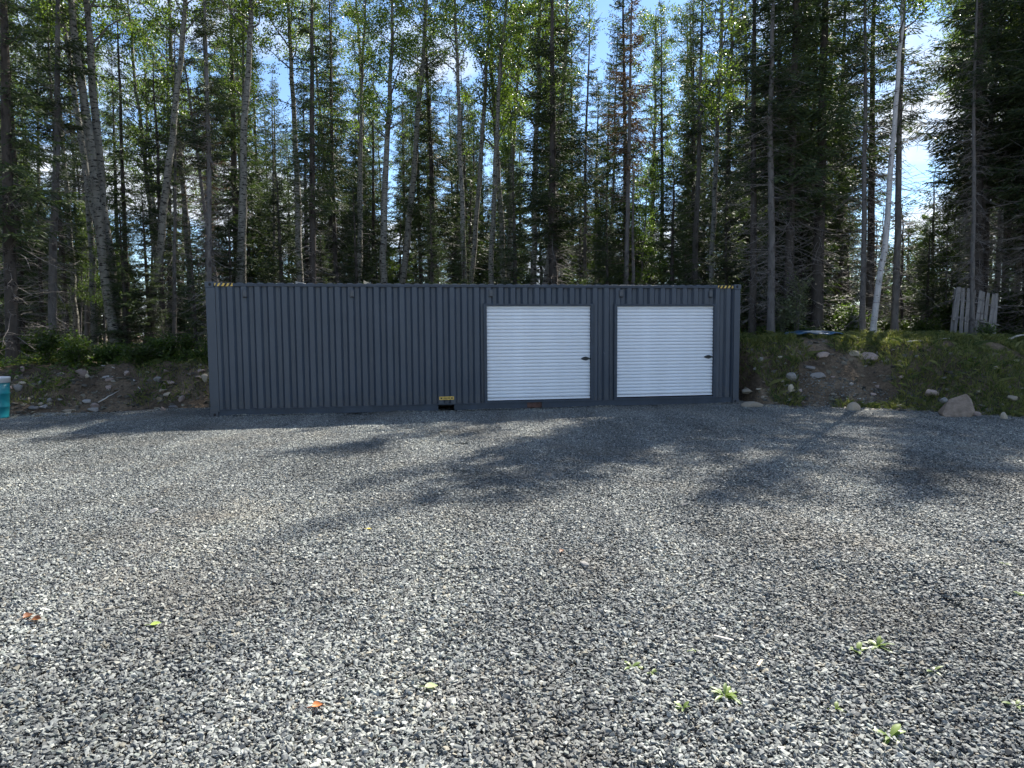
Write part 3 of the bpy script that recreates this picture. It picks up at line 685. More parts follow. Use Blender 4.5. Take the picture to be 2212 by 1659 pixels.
rubble('right_bank_rubble', 2400, 5.6, 13, 0.012, 0.085, 'loose small stones and grit on the right bank', 1.5)

rs = np.random.default_rng(404); g = Geo(); n = 2600
uu_ = rs.uniform(-0.1, L + 0.15, n); vv_ = -0.10 + 0.13 * rs.random(n) ** 0.6; hz = np.clip(0.03 + 0.05 * (fbm(uu_ * 1.6, uu_ * 0 + 3.0, 3) - 0.35), 0, 0.07) * np.clip((vv_ + 0.10) / 0.09, 0, 1)
xx = CX + uu_ * u_ax[0] + vv_ * v_ax[0]; yy = CY + uu_ * u_ax[1] + vv_ * v_ax[1]; zz = yard_z(xx, yy) + hz; kd = rs.integers(0, len(STONES), n)
for k in range(len(STONES)):
    q = np.where(kd == k)[0]; V, F = STONES[k]; sc = 0.010 * np.exp(rs.normal(0, 0.35, (len(q), 1, 1))); P = V[None] * sc * np.array([1.3, 1.0, 0.7])
    col = np.concatenate([PAL[rs.choice(len(PAL), len(q), p=PW)], np.ones((len(q), 1))], 1)
    g.add((P + np.stack([xx[q], yy[q], zz[q]], -1)[:, None]).reshape(-1, 3), (F[None] + (np.arange(len(q)) * len(V))[:, None, None]).reshape(-1, 3), 0, np.repeat(col, len(F), axis=0))
tag(g.build('banked_gravel', MT['gravel'], colattr='tint'), 'loose stones banked up against the foot of the container', kind='stuff')

# ------------------------------------------------------------------ trees
def spruce(seed, H=16.0, cb=0.3, Lmax=1.5, r0=0.13, dens=1.0, dead=60, gap=0.25, rust=False, bark='bark_spruce', taper=0.75):
    rs = np.random.default_rng(seed)
    n = 18; t = np.linspace(0, 1, n); wob = np.cumsum(rs.normal(0, 0.02, (n, 2)), 0); wob -= wob[0]
    P = np.stack([wob[:, 0] * 0.8, wob[:, 1] * 0.8, t * H - 0.25], 1); R = r0 * (1 - t) ** 0.8 + 0.008; R[0] *= 1.25
    tr = Geo().tubes(P, R, 9)
    def axis(z): return np.array([np.interp(z, P[:, 2], P[:, 0]), np.interp(z, P[:, 2], P[:, 1]), z])
    cr_ = Geo(); stems = []; srad = []; BP = []; BD = []; BW = []
    z = H * cb
    lob = rs.uniform(0, 6.28, 3)
    while z < H - 0.12:
        tt = (z - H * cb) / (H - H * cb)
        nb = max(3, int(rs.integers(4, 7) * dens))
        for k in range(nb):
            if rs.random() < gap * (0.4 + vnoise(z * 0.8 + seed, seed * 1.7)): continue
            a = rs.uniform(0, 2 * np.pi)
            Lb = Lmax * ((1 - tt) ** taper) * min(1, 0.45 + tt * 4) * rs.uniform(0.45, 1.15) + 0.08
            dr_ = np.array([math.cos(a), math.sin(a), 0]); side = np.array([-math.sin(a), math.cos(a), 0])
            up0 = rs.uniform(-0.42, -0.05) + 0.75 * tt ** 2; curl = rs.uniform(0.1, 0.35)
            s = np.array([0, 0.33, 0.66, 1.0])
            p0 = axis(z + rs.uniform(-0.08, 0.08))
            path = p0 + Lb * (s[:, None] * dr_ + (s * up0 + curl * s ** 2)[:, None] * np.array([0, 0, 1.0]) + (rs.normal(0, 0.06) * s ** 2)[:, None] * side)
            stems.append(path); srad.append(np.array([0.014, 0.010, 0.007, 0.003]) * min(1, 0.4 + Lb * 0.6))
            m = max(5, int(Lb / 0.036)); q = (np.arange(m) + rs.random(m)) / m; q = q[q > rs.uniform(0.05, 0.3)]
            for sg in (-1, 1):
                b0 = np.stack([np.interp(q, s, path[:, i]) for i in range(3)], 1)
                ln = (0.42 * Lb * (1 - q) ** 0.8 * np.clip(q * 4, 0.3, 1) + 0.07) * rs.uniform(0.5, 1.2, len(q))
                ang = rs.uniform(0.75, 1.15, len(q))[:, None]
                d = np.cos(ang) * dr_ + sg * np.sin(ang) * side + rs.normal(-0.22, 0.34, len(q))[:, None] * np.array([0, 0, 1.0])
                seg = np.ceil(ln / 0.13).astype(int)
                for j in range(int(seg.max()) if len(seg) else 0):
                    w = seg > j; l_ = (ln / seg)[w]
                    p = b0[w] + d[w] * (l_ * j)[:, None] + rs.normal(0, 0.012, (w.sum(), 3)); dd = d[w] * (l_ * 1.25)[:, None] + np.array([0, 0, -0.015]) * j
                    rv = rs.normal(size=(w.sum(), 3)); wv = np.cross(dd, rv); wv /= np.linalg.norm(wv, axis=1, keepdims=True) + 1e-9
                    BP.append(p); BD.append(dd); BW.append(wv * rs.uniform(0.010, 0.0205, (w.sum(), 1)))
            # tip
            BP.append(path[-1:]); BD.append((path[-1:] - path[-2:-1]) * 0.4 + rs.normal(0, 0.02, (1, 3))); BW.append(side[None] * 0.02)
        z += rs.uniform(0.14, 0.26)
    cr_.tubes(np.array(stems), np.array(srad), 3, 0)
    cr_.blades(np.concatenate(BP), np.concatenate(BD), np.concatenate(BW), 1)
    # dead lower limbs
    dg = Geo(); st = []; sr_ = []; st2 = []; sr2 = []
    for k in range(dead):
        z = rs.uniform(0.6, H * (cb + 0.12)); a = rs.uniform(0, 6.283); Lb = rs.uniform(0.35, 1.0) * Lmax * rs.uniform(0.5, 1.35)
        dr_ = np.array([math.cos(a), math.sin(a), 0]); side = np.array([-math.sin(a), math.cos(a), 0]); up0 = rs.uniform(-0.75, 0.25); cu = rs.uniform(-0.35, 0.35)
        s = np.linspace(0, 1, 5)
        path = axis(z) + Lb * (s[:, None] * dr_ + (s * up0 + cu * s ** 2)[:, None] * np.array([0, 0, 1.0]) + (rs.normal(0, 0.12) * s ** 2)[:, None] * side) + np.concatenate([np.zeros((1, 3)), rs.normal(0, 0.02, (4, 3))])
        st.append(path); sr_.append(np.array([0.013, 0.010, 0.008, 0.006, 0.003]) * rs.uniform(0.6, 1.1))
        for j in range(int(rs.integers(3, 9))):
            q = rs.uniform(0.25, 0.95); p = np.array([np.interp(q, s, path[:, i]) for i in range(3)]); l_ = Lb * rs.uniform(0.12, 0.4) * (1.1 - q)+0.05
            d = 0.5 * dr_ + rs.choice([-1, 1]) * rs.uniform(0.4, 1) * side + rs.normal(-0.1, 0.3) * np.array([0, 0, 1.0])
            st2.append(np.stack([p, p + d * l_ * 0.5 + rs.normal(0, 0.01, 3), p + d * l_ + np.array([0, 0, rs.normal(0, 0.05)])])); sr2.append([0.005, 0.004, 0.002])
    if dead:
        dg.tubes(np.array(st), np.array(sr_), 3); dg.tubes(np.array(st2), np.array(sr2), 3)
    return dict(H=H, r0=r0, parts=[('trunk', tr.mesh('trunk', MT[bark], True)),
                        ('crown', cr_.mesh('crown', [MT['twig_brown' if rust else 'twig'], MT['needle_rust' if rust else 'needle']]))] +
                       ([('dead_limbs', dg.mesh('dead_limbs', MT['twig_brown' if rust else 'twig']))] if dead else []))
def aspen(seed, H=19.0, cb=0.5, Lmax=2.4, r0=0.14, bark='bark_aspen', leaf='leaf_aspen', limbs=26, lsz=0.034, nleaf=22, stubs=14, fork=True, wobble=0.035):
    rs = np.random.default_rng(seed); n = 22; t = np.linspace(0, 1, n)
    wob = np.cumsum(rs.normal(0, wobble, (n, 2)), 0); wob -= wob[0] + t[:, None] * (wob[-1] - wob[0])
    P = np.stack([wob[:, 0], wob[:, 1], t * H - 0.25], 1); R = r0 * (1 - t) ** 0.7 + 0.012; R[0] *= 1.2
    tr = Geo().tubes(P, R, 10)
    def axis(z): return np.array([np.interp(z, P[:, 2], P[:, 0]), np.interp(z, P[:, 2], P[:, 1]), z])
    st = []; sr_ = []; s2 = []; r2 = []; LP = []
    s = np.linspace(0, 1, 6)
    for k in range(limbs):
        tt = (k + rs.random()) / limbs; z = H * (cb + (0.98 - cb) * tt); a = k * 2.4 + rs.uniform(-0.5, 0.5); Lb = Lmax * (1 - 0.62 * tt) * rs.uniform(0.55, 1.1)
        dr_ = np.array([math.cos(a), math.sin(a), 0]); el = rs.uniform(0.35, 1.0)
        path = axis(z) + Lb * (np.cos(el) * s[:, None] * dr_ + (np.sin(el) * s + 0.12 * s ** 2)[:, None] * np.array([0, 0, 1.0])) + np.concatenate([np.zeros((1, 3)), np.cumsum(rs.normal(0, 0.05, (5, 3)), 0)])
        st.append(path); rb = np.interp(z, P[:, 2], R) * 0.45; sr_.append(np.linspace(rb, 0.006, 6))
        for j in range(int(rs.integers(4, 8))):
            q = rs.uniform(0.3, 1.0); p = np.array([np.interp(q, s, path[:, i]) for i in range(3)]); d = rs.normal(size=3); d[2] = abs(d[2]) * 0.6 - 0.15; d /= np.linalg.norm(d); l_ = rs.uniform(0.35, 0.95) * (1.1 - 0.4 * tt)
            e_ = np.stack([p, p + d * l_ * 0.5 + rs.normal(0, 0.04, 3), p + d * l_ + np.array([0, 0, -0.1 * l_])]); s2.append(e_); r2.append([0.008, 0.006, 0.003])
            for c in range(4):
                cc = e_[0] + (e_[2] - e_[0]) * (0.35 + 0.22 * c) + rs.normal(0, 0.05, 3); m = int(nleaf * rs.uniform(0.5, 1.4))
                LP.append(cc + rs.normal(0, 0.13, (m, 3)) * np.array([1, 1, 0.8]))
    cg = Geo(); cg.tubes(np.array(st), np.array(sr_), 4, 0); cg.tubes(np.array(s2), np.array(r2), 3, 0)
    LP = np.concatenate(LP); m = len(LP)
    D = rs.normal(size=(m, 3)); D[:, 2] = -np.abs(D[:, 2]) - 0.2; D /= np.linalg.norm(D, axis=1, keepdims=True)
    Wv = np.cross(D, rs.normal(size=(m, 3))); Wv /= np.linalg.norm(Wv, axis=1, keepdims=True) + 1e-9; sz = rs.uniform(0.75, 1.25, (m, 1)) * lsz
    cg.blades(LP, D * sz * 2, Wv * sz * 0.95, 1)
    parts = [('trunk', tr.mesh('trunk', MT[bark], True)), ('crown', cg.mesh('crown', [MT['bark_grey'], MT[leaf]]))]
    if stubs:
        dg = Geo(); st = []; sr_ = []
        for k in range(stubs):
            z = rs.uniform(1.5, H * cb); a = rs.uniform(0, 6.28); Lb = rs.uniform(0.15, 0.9); d = np.array([math.cos(a), math.sin(a), rs.uniform(-0.5, 0.5)])
            p = axis(z); st.append(np.stack([p, p + d * Lb * 0.5, p + d * Lb + np.array([0, 0, rs.uniform(-0.15, 0.1)])])); sr_.append([0.014, 0.009, 0.004])
        dg.tubes(np.array(st), np.array(sr_), 3); parts.append(('dead_limbs', dg.mesh('dead_limbs', MT['twig'])))
    return dict(H=H, r0=r0, parts=parts)
SP = [spruce(1, 16, 0.20, 1.5, 0.13, 1.0, 120), spruce(2, 16, 0.30, 1.3, 0.12, 0.95, 150, 0.3), spruce(3, 16, 0.08, 1.7, 0.14, 1.1, 80, 0.18),
      spruce(4, 16, 0.42, 1.25, 0.11, 0.9, 190, 0.33, bark='bark_grey'), spruce(5, 16, 0.24, 1.9, 0.15, 1.15, 130, 0.2), spruce(6, 16, 0.52, 1.15, 0.10, 0.9, 190, 0.36, bark='bark_grey'),
      spruce(8, 16, 0.18, 1.35, 0.12, 0.95, 110, 0.3), spruce(9, 16, 0.34, 1.6, 0.13, 0.9, 150, 0.38, taper=0.6), spruce(10, 16, 0.26, 1.15, 0.10, 1.05, 120, 0.25, bark='bark_grey', taper=1.0)]
SPD = spruce(7, 14, 0.45, 1.2, 0.10, 0.7, 90, 0.55, rust=True, bark='bark_grey')
YG = [spruce(21, 4, 0.05, 1.0, 0.04, 1.25, 0, 0.1, taper=0.9), spruce(22, 4, 0.12, 0.85, 0.04, 1.1, 14, 0.2), spruce(23, 5, 0.2, 1.1, 0.045, 0.9, 40, 0.45, rust=False)]
AS = [aspen(31, 19, 0.50, 2.3, 0.14), aspen(32, 20, 0.58, 2.1, 0.13, stubs=20), aspen(33, 17, 0.40, 2.5, 0.12, limbs=30), aspen(34, 18, 0.62, 2.0, 0.14, stubs=24), aspen(35, 19, 0.45, 2.7, 0.13, limbs=22), aspen(36, 18, 0.55, 1.7, 0.11, limbs=30, stubs=18)]
BI = aspen(41, 15, 0.55, 1.9, 0.085, 'bark_birch', 'leaf_aspen', 22, 0.032, 15, 6, wobble=0.04)
FD = aspen(51, 9, 0.28, 1.6, 0.05, 'bark_grey', 'leaf_shrub', 22, 0.036, 17, 6)
def plant_tree(name, spec, x, y, h, rad=1.0, lean=0.0, leany=0.0, phi=None, label=None, cat='tree', group=None, z=None):
    root = empty(name); zz = gz(x, y) if z is None else z
    phi = random.uniform(0, 6.283) if phi is None else phi
    Rm = Matrix.Rotation(math.atan(lean), 3, 'Y') @ Matrix.Rotation(leany, 3, 'X') @ Matrix.Rotation(phi, 3, 'Z')
    root.location = (x, y, zz); root.rotation_euler = Rm.to_euler(); sh = h / spec['H']; root.scale = (sh * rad, sh * rad, sh)
    for pn, me in spec['parts']:
        po = link(pn, me, root)
        if pn == 'dead_limbs': po['kind'] = 'stuff'
    tag(root, label, cat, group); return root
def tree_at(name, spec, Xt, Yt, Xb, Yb, y, h, rad, label, cat='tree', **kw):
    p1 = at_depth(Xb, Yb, y); p2 = at_depth(Xt, Yt, y); ln = (p2[0] - p1[0]) / (p2[2] - p1[2])
    if -6.5 < p1[0] < 4.5 and y < 24.4:
        rad *= 24.4 / y; y = 24.4; p1 = at_depth(Xb, Yb, y); p2 = at_depth(Xt, Yt, y)
    zg = gz(p1[0], y); x = p1[0] - ln * (p1[2] - zg)
    if x > -6.5: h = min(h, (y - (12.8 if x < 4.5 else (9.0 if x < 8 else 6.3))) / 0.823)
    return plant_tree(name, spec, x, y, h, rad, ln, label=label, cat=cat, **kw)
A, B_, C_ = 'aspen_tree', 'spruce_tree', 'birch_tree'
tree_at(B_, SP[0], 8, 0, 25, 700, 19.0, 16, 1.25, 'thick dark spruce at the left edge of the picture')
tree_at(B_, SP[3], 118, 300, 112, 700, 21.0, 16, 1.1, 'slim spruce second from the left edge with bare lower trunk')
tree_at(A, AS[3], 142, 112, 187, 375, 24.0, 17, 1.0, 'leaning aspen left of the twin aspen trunks')
tree_at(A, AS[1], 158, 0, 226, 560, 21.5, 18, 1.25, 'left of the twin leaning aspens above the left bank')
tree_at(A, AS[0], 184, 0, 236, 520, 21.9, 18, 1.1, 'right of the twin leaning aspens above the left bank')
tree_at(A, AS[2], 284, 60, 311, 318, 30.0, 17, 1.0, 'forked aspen standing clear against the cloud at upper left')
tree_at(A, AS[1], 398, 0, 350, 450, 22.5, 17, 1.15, 'aspen leaning right towards its top, left of the container end')
tree_at(B_, SP[5], 375, 75, 375, 490, 23.0, 11, 1.0, 'thin dark spruce pole crossing the right leaning aspen')
tree_at(B_, SPD, 394, 150, 437, 420, 24.0, 12, 1.0, 'thin dead spruce leaning left behind the container end')
tree_at(B_, SP[3], 442, 37, 452, 600, 19.5, 13, 0.9, 'slim grey spruce pole rising right behind the container left corner')
tree_at(A, AS[3], 543, 0, 521, 600, 22.5, 16, 1.1, 'mottled pale aspen rising above the left hazard stripes')
tree_at(B_, SP[1], 671, 60, 675, 608, 23.0, 15, 1.1, 'grey trunked spruce with tangled dead twigs behind the container left half')
tree_at(A, AS[3], 637, 200, 652, 560, 27.0, 17, 1.0, 'dark aspen close left of the grey trunked twiggy spruce')
tree_at(A, AS[0], 849, 0, 834, 612, 23.2, 17, 1.2, 'tall pale aspen trunk with dark scars behind the container middle')
tree_at(A, AS[1], 928, 0, 902, 280, 29.0, 19, 1.15, 'whitish aspen trunk leaning right among bright green leaves')
tree_at(A, AS[3], 986, 0, 1005, 540, 26.0, 18, 0.85, 'black and white blotched aspen leaning slightly left at top centre')
tree_at(A, AS[0], 1059, 0, 1029, 412, 29.0, 19, 0.8, 'thin aspen between blotched aspen and pale straight aspen')
tree_at(A, AS[1], 1090, 0, 1074, 340, 27.0, 18, 0.95, 'pale straight aspen just left of the widest spruce')
tree_at(B_, SP[4], 1190, 0, 1195, 560, 25.0, 17, 1.25, 'widest and densest dark spruce in the middle of the forest')
tree_at(A, AS[1], 1225, 60, 1205, 300, 27.5, 19, 1.0, 'whitish aspen trunk hidden behind the widest spruce')
tree_at(B_, SP[3], 1273, 200, 1266, 500, 28.0, 14, 0.9, 'thin spruce just right of the widest spruce')
tree_at(B_, SPD, 1363, 8, 1352, 600, 23.5, 13.2, 1.0, 'dead spruce with rusty brown twigs and bare pointed top')
tree_at('snag_tree', dict(H=6, r0=0.07, parts=[('trunk', SP[3]['parts'][0][1])]) | dict(H=16), 1371, 330, 1369, 600, 22.0, 6.6, 1.6, 'bare broken grey pole beside the rusty dead spruce')
tree_at(B_, SP[2], 1430, 100, 1430, 560, 40.0, 18.5, 0.9, 'distant pointed spruce with its tip against blue sky')
tree_at(A, AS[2], 1557, 0, 1539, 590, 25.0, 17, 0.8, 'slim aspen rising behind the right roll-up door')
tree_at(B_, SP[1], 1629, 0, 1627, 600, 21.0, 16, 1.0, 'dark spruce just right of the container end')
tree_at(B_, SP[3], 1672, 0, 1666, 700, 20.2, 16, 1.15, 'pale grey spruce pole right of the container end')
tree_at(B_, SP[5], 1708, 100, 1706, 640, 23.0, 16, 1.1, 'reddish brown spruce trunk between two grey poles on the bank')
tree_at(B_, SP[4], 1782, 56, 1764, 690, 21.2, 16, 1.2, 'broad brown trunked spruce above the blue sheet')
tree_at(B_, SP[5], 1869, 200, 1865, 700, 20.0, 13, 1.0, 'thin grey pole tree immediately left of the white birch')
tree_at(B_, SP[1], 1893, 37, 1882, 600, 23.5, 16, 1.1, 'dark spruce behind the white birch')
tree_at(C_, BI, 1940, 110, 1888, 700, 19.6, 14, 1.0, 'white birch leaning right with peeling bark on the right bank')
tree_at(B_, SP[3], 1951, 112, 1934, 700, 20.6, 15, 1.0, 'thin grey spruce immediately right of the white birch')
tree_at(B_, SP[1], 2122, 0, 2114, 620, 20.8, 16, 1.25, 'massive dark spruce directly behind the wooden pallet')
tree_at(A, AS[1], 2163, 30, 2137, 300, 22.6, 16, 0.9, 'dark leaning trunk behind the massive spruce at upper right')
tree_at(B_, SP[5], 2109, 300, 2101, 700, 18.9, 12, 0.85, 'thin grey pole tree standing in front of the wooden pallet')
tree_at(B_, SP[6], 2215, 100, 2216, 600, 22.5, 13, 1.0, 'bushy spruce at the right edge of the picture')
# bushy middle-sized spruces in front of the tall trunks: tip at the picture point, full boughs down to the ground
for i, (X, Y, y, lab) in enumerate(((1110, 335, 22.6, 'bushy mid-sized spruce in front of the widest spruce, above the left roll-up door'), (930, 430, 22.8, 'bushy mid-sized spruce right of the tall pale scarred aspen'), (765, 400, 23.2, 'bushy mid-sized spruce left of the tall pale scarred aspen'),
        (600, 370, 22.4, 'bushy mid-sized spruce between the mottled aspen and the twiggy spruce'), (492, 430, 21.4, 'bushy mid-sized spruce just behind the left hazard stripes'), (312, 410, 22.2, 'bushy mid-sized spruce between the twin and the right leaning aspens'),
        (256, 440, 21.6, 'bushy spruce directly right of the twin leaning aspens'), (75, 380, 21.8, 'bushy mid-sized spruce near the left picture edge'), (415, 480, 20.8, 'low bushy spruce left of the container corner'), (1310, 420, 24.0, 'bushy mid-sized spruce left of the rusty dead spruce'),
        (1455, 330, 25.0, 'bushy mid-sized spruce above the gap between the roll-up doors'), (1575, 400, 23.4, 'bushy mid-sized spruce above the right hazard stripes'), (1735, 430, 22.4, 'bushy mid-sized spruce behind the pale leaved shrub'),
        (2010, 470, 22.6, 'bushy mid-sized spruce between the birch and the pallet'), (1000, 480, 24.6, 'low bushy spruce behind the blotched aspen foot'), (690, 500, 24.0, 'low bushy spruce beside the twiggy grey spruce'))):
    p = at_depth(X, Y, y); zg_ = gz(p[0], y); plant_tree(B_, (SP[2], SP[0], SP[6])[i % 3], p[0], y, p[2] - zg_, 1.9, label=lab, cat='tree')
# the crowd of trees behind
def where(x, y, noun):
    X = 1106 + (x / y) * FPX / S22
    place = next(p for lim, p in ((150, 'left of the twin leaning aspens'), (440, 'between twin aspens and container'), (760, 'above the container left third'), (1050, 'above the container middle'),
                 (1290, 'above the left roll-up door'), (1600, 'above the right roll-up door'), (1890, 'between container and white birch'), (9999, 'right of the white birch')) if X < lim)
    dep = 'near forest' if y < 28 else ('mid forest' if y < 38 else 'far forest')
    return f'{noun} in the {dep}, {place}', f'{noun}s, {dep}, {place}'
rs = np.random.default_rng(9)
placed = [(o.location.x, o.location.y) for o in bpy.data.objects if o.name.startswith(('spruce', 'aspen', 'birch'))]
def clear_of(x, y, d): return all((x - a) ** 2 + (y - b) ** 2 > d * d for a, b in placed)
cnt = 0
while cnt < 185:
    y = 21 + 36 * rs.random() ** 0.85; x = rs.uniform(-1, 1) * (0.78 * y + 2.0)
    dmin = 1.3 if y > 26 else 1.7
    if y < 24 and -6.0 < x < 5.5: continue
    Xp = 1106 + x / y * FPX / S22
    if rs.random() < (0.8 if (y > 23 and (1830 < Xp < 2075 or 225 < Xp < 330)) else 0.55 if (375 < Xp < 520 or 1270 < Xp < 1480) else 0.0): continue
    if not clear_of(x, y, dmin): continue
    placed.append((x, y)); cnt += 1
    hmax = (y - 13.0) / 0.823 if x < 4.5 else (y - (9.0 if x < 8 else 6.5)) / 0.823
    if rs.random() < 0.78:
        h = min(rs.uniform(11, 19), hmax); sp_ = SP[int(rs.integers(0, 9))] if y < 33 else SP[(0, 2, 4, 1, 6, 7, 8)[int(rs.integers(0, 7))]]
        plant_tree(B_, sp_, x, y, h, rs.uniform(0.8, 1.15), rs.normal(0, 0.015), cat='tree', **dict(zip(('label', 'group'), where(x, y, 'dark spruce' if h > 13.5 else 'shorter dark spruce'))))
    else:
        h = min(rs.uniform(15, 22), hmax); plant_tree(A, AS[int(rs.integers(0, 6))], x, y, h, rs.uniform(0.75, 1.1), rs.normal(0, 0.04), cat='tree', **dict(zip(('label', 'group'), where(x, y, 'leafy aspen'))))
# trees right of the picture, they shade the yard
for x, y, h in ((14.8, 19.5, 15), (16.2, 21.5, 16), (18.3, 20.0, 15), (17.0, 17.6, 13.5), (15.6, 23.4, 19), (19.5, 23, 19), (14.4, 17.2, 13.5), (16.0, 19.4, 16), (21, 19, 16), (17.6, 22.4, 18), (19.0, 21.2, 17), (20.5, 24.5, 19), (17.2, 20.4, 16)):
    plant_tree(B_, SP[int(rs.integers(0, 5))], x, y, h, 1.15, label='one of the spruces along the yard beyond the right picture edge', cat='tree', group='spruces right of the view')
for k in range(26):
    x = rs.uniform(7.5, 17.5); y = rs.uniform(20.6, 24.5); Xp = 1106 + x / y * FPX / S22
    if not clear_of(x, y, 0.8) or 1830 < Xp < 2225: continue
    placed.append((x, y)); plant_tree(B_, SP[(0, 2, 4, 1)[k % 4]], x, y, min(rs.uniform(13, 17), (y - 6.8) / 0.823), 1.0, cat='tree', **dict(zip(('label', 'group'), where(x, y, 'full boughed spruce'))))
for k in range(18):  # unseen spruces added to block sky light from the left
    x = rs.uniform(-27, -16.5); y = -9 + 25 * (k + rs.random()) / 18
    plant_tree(B_, SP[int(rs.integers(0, 5))], x, y, rs.uniform(13, 17), 1.2, label='one of the unseen spruces added along the yard beyond the left picture edge', cat='tree', group='spruces left of the view', z=-0.1)
# young spruces and leafy saplings of the understorey
cnt = 0
while cnt < 205:
    y = 19.6 + 36 * rs.random() ** 0.85; x = rs.uniform(-1, 1) * (0.76 * y + 1)
    if -7.2 < x < 6.5 and y < 21.5: continue
    if 6.5 < x < 11.5 and y < 21.5: continue
    if not clear_of(x, y, 0.7): continue
    placed.append((x, y)); cnt += 1
    plant_tree('young_spruce', YG[int(rs.integers(0, 3))], x, y, rs.uniform(1.6, 6.0) * (1.0 if y < 30 else 1.35), rs.uniform(0.9, 1.4), cat='tree', **dict(zip(('label', 'group'), where(x, y, 'young bushy spruce'))))
cnt = 0
while cnt < 42:
    y = 22 + 28 * rs.random(); x = rs.uniform(-1, 1) * (0.76 * y + 1)
    if not clear_of(x, y, 0.8): continue
    if -6 < x < 5.5 and y < 24: continue
    placed.append((x, y)); cnt += 1
    plant_tree('leafy_sapling', FD, x, y, rs.uniform(2.5, 6.5), rs.uniform(0.8, 1.15), rs.normal(0, 0.06), cat='tree', **dict(zip(('label', 'group'), where(x, y, 'leafy green sapling'))))

# ------------------------------------------------------------------ shrubs, plants, grass
def shrub_mesh(seed, R=0.55, hgt=0.7, n=1400, lsz=0.035, mat='leaf_shrub', stems=16):
    rs = np.random.default_rng(seed); sg = Geo(); st = []; LP = []
    for k in range(stems):
        a = rs.uniform(0, 6.28); d = np.array([math.cos(a), math.sin(a), 0]) * rs.uniform(0.2, 1) * R; top = d + np.array([0, 0, hgt * rs.uniform(0.55, 1.05)])
        mid = d * 0.35 + np.array([0, 0, top[2] * 0.6]); st.append(np.stack([d * 0.05 + np.array([0, 0, -0.05]), mid, top]))
        q = rs.random(n // stems) ** 0.6; p = np.where(q[:, None] < 0.5, st[-1][0] + (mid - st[-1][0]) * (q[:, None] * 2), mid + (top - mid) * (q[:, None] * 2 - 1))
        LP.append(p + rs.normal(0, 0.075, p.shape))
    sg.tubes(np.array(st), np.tile([0.008, 0.006, 0.003], (stems, 1)), 3)
    LP = np.concatenate(LP); m = len(LP); D = rs.normal(size=(m, 3)); D[:, 2] *= 0.45; D /= np.linalg.norm(D, axis=1, keepdims=True)
    up = np.array([0, 0, 1.0]) + rs.normal(0, 0.5, (m, 3)); Wv = np.cross(D, up); Wv /= np.linalg.norm(Wv, axis=1, keepdims=True); s = rs.uniform(0.6, 1.3, (m, 1)) * lsz
    fg = Geo().blades(LP, D * s * 2, Wv * s * 0.7)
    return [('stems', sg.mesh('stems', MT['twig'])), ('foliage', fg.mesh('foliage', MT[mat]))]
SH = [shrub_mesh(61), shrub_mesh(62, 0.7, 0.55, 1600), shrub_mesh(63, 0.45, 0.95, 1500, 0.04)]
SHP = shrub_mesh(64, 0.55, 1.5, 1500, 0.032, 'leaf_pale', 12)
def shrub(spec, x, y, s, label, group=None, name='shrub', z=None):
    o = empty(name, (x, y, gz(x, y) if z is None else z), random.uniform(0, 6.28)); o.scale = (s, s, s)
    for pn, me in spec: link(pn, me, o)
    tag(o, label, 'shrub', group); return o
p = at_depth(1722, 700, 20.4); shrub(SHP, p[0], 20.4, 1.25, 'pale leaved tall shrub left of the blue sheet')
p = at_depth(1690, 720, 20.6); shrub(SHP, p[0], 20.6, 0.9, 'lower pale shrub at the left end of the blue sheet')
p = at_depth(2000, 700, 20.8); shrub(SH[0], p[0], 20.8, 1.0, 'bright green shrub between the birch and the pallet')
p = at_depth(2185, 640, 22.5); shrub(SH[2], p[0], 22.5, 1.9, 'sunlit yellow green bush right behind the pallet')
p = at_depth(2060, 640, 22.5); shrub(SH[0], p[0], 22.5, 1.7, 'sunlit green bush left behind the pallet')
p = at_depth(2130, 715, 18.6); shrub(SH[2], p[0], 18.65, 0.62, 'leafy weeds growing up in front of the pallet boards')
rs = np.random.default_rng(19)
for k in range(34):
    x = rs.uniform(-16, -6.9); y = toe(x) + rs.uniform(2.0, 5.8)
    shrub(SH[int(rs.integers(0, 3))], x, y, rs.uniform(0.55, 1.1), 'one of the low green bushes on top of the left bank', 'low bushes on the left bank')
for k in range(22):
    x = rs.uniform(6.5, 16); y = rs.uniform(20.3, 25)
    shrub(SH[int(rs.integers(0, 3))], x, y, rs.uniform(0.6, 1.2), 'one of the low green bushes at the forest edge on the right', 'low bushes at the right forest edge')
# ground cover: leaves on the left bank top and forest floor, grass on the right bank
def leaf_carpet(name, n, fx, mat, label, lsz=0.04, hgt=0.25):
    rs = np.random.default_rng(n); x, y = fx(rs, n); z = ground_z(x, y) + rs.random(n) ** 1.5 * hgt
    D = rs.normal(size=(n, 3)); D[:, 2] = D[:, 2] * 0.4 + 0.1; D /= np.linalg.norm(D, axis=1, keepdims=True); Wv = np.cross(D, np.array([0, 0, 1.0]) + rs.normal(0, 0.4, (n, 3))); Wv /= np.linalg.norm(Wv, axis=1, keepdims=True)
    s = rs.uniform(0.5, 1.3, (n, 1)) * lsz
    tag(Geo().blades(np.stack([x, y, z], 1), D * s * 2, Wv * s * 0.7).build(name, MT[mat]), label, kind='stuff')
def fl(rs, n):
    x = rs.uniform(-17, -6.6, n * 3); y = toe(x) + 0.9 + rs.random(n * 3) * 5; k = (fbm(x * 1.1, y * 1.1 + 5) + np.clip((y - toe(x) - 1.6) * 0.12, -0.15, 0.15)) > 0.44; return x[k][:n] if k.sum() >= n else x[:n], y[k][:n] if k.sum() >= n else y[:n]
leaf_carpet('undergrowth', 15000, fl, 'leaf_shrub', 'low leafy undergrowth covering the left bank top')
def fr_(rs, n):
    y = 20 + 22 * rs.random(n); x = rs.uniform(-1, 1, n) * (0.78 * y + 2); return x, y
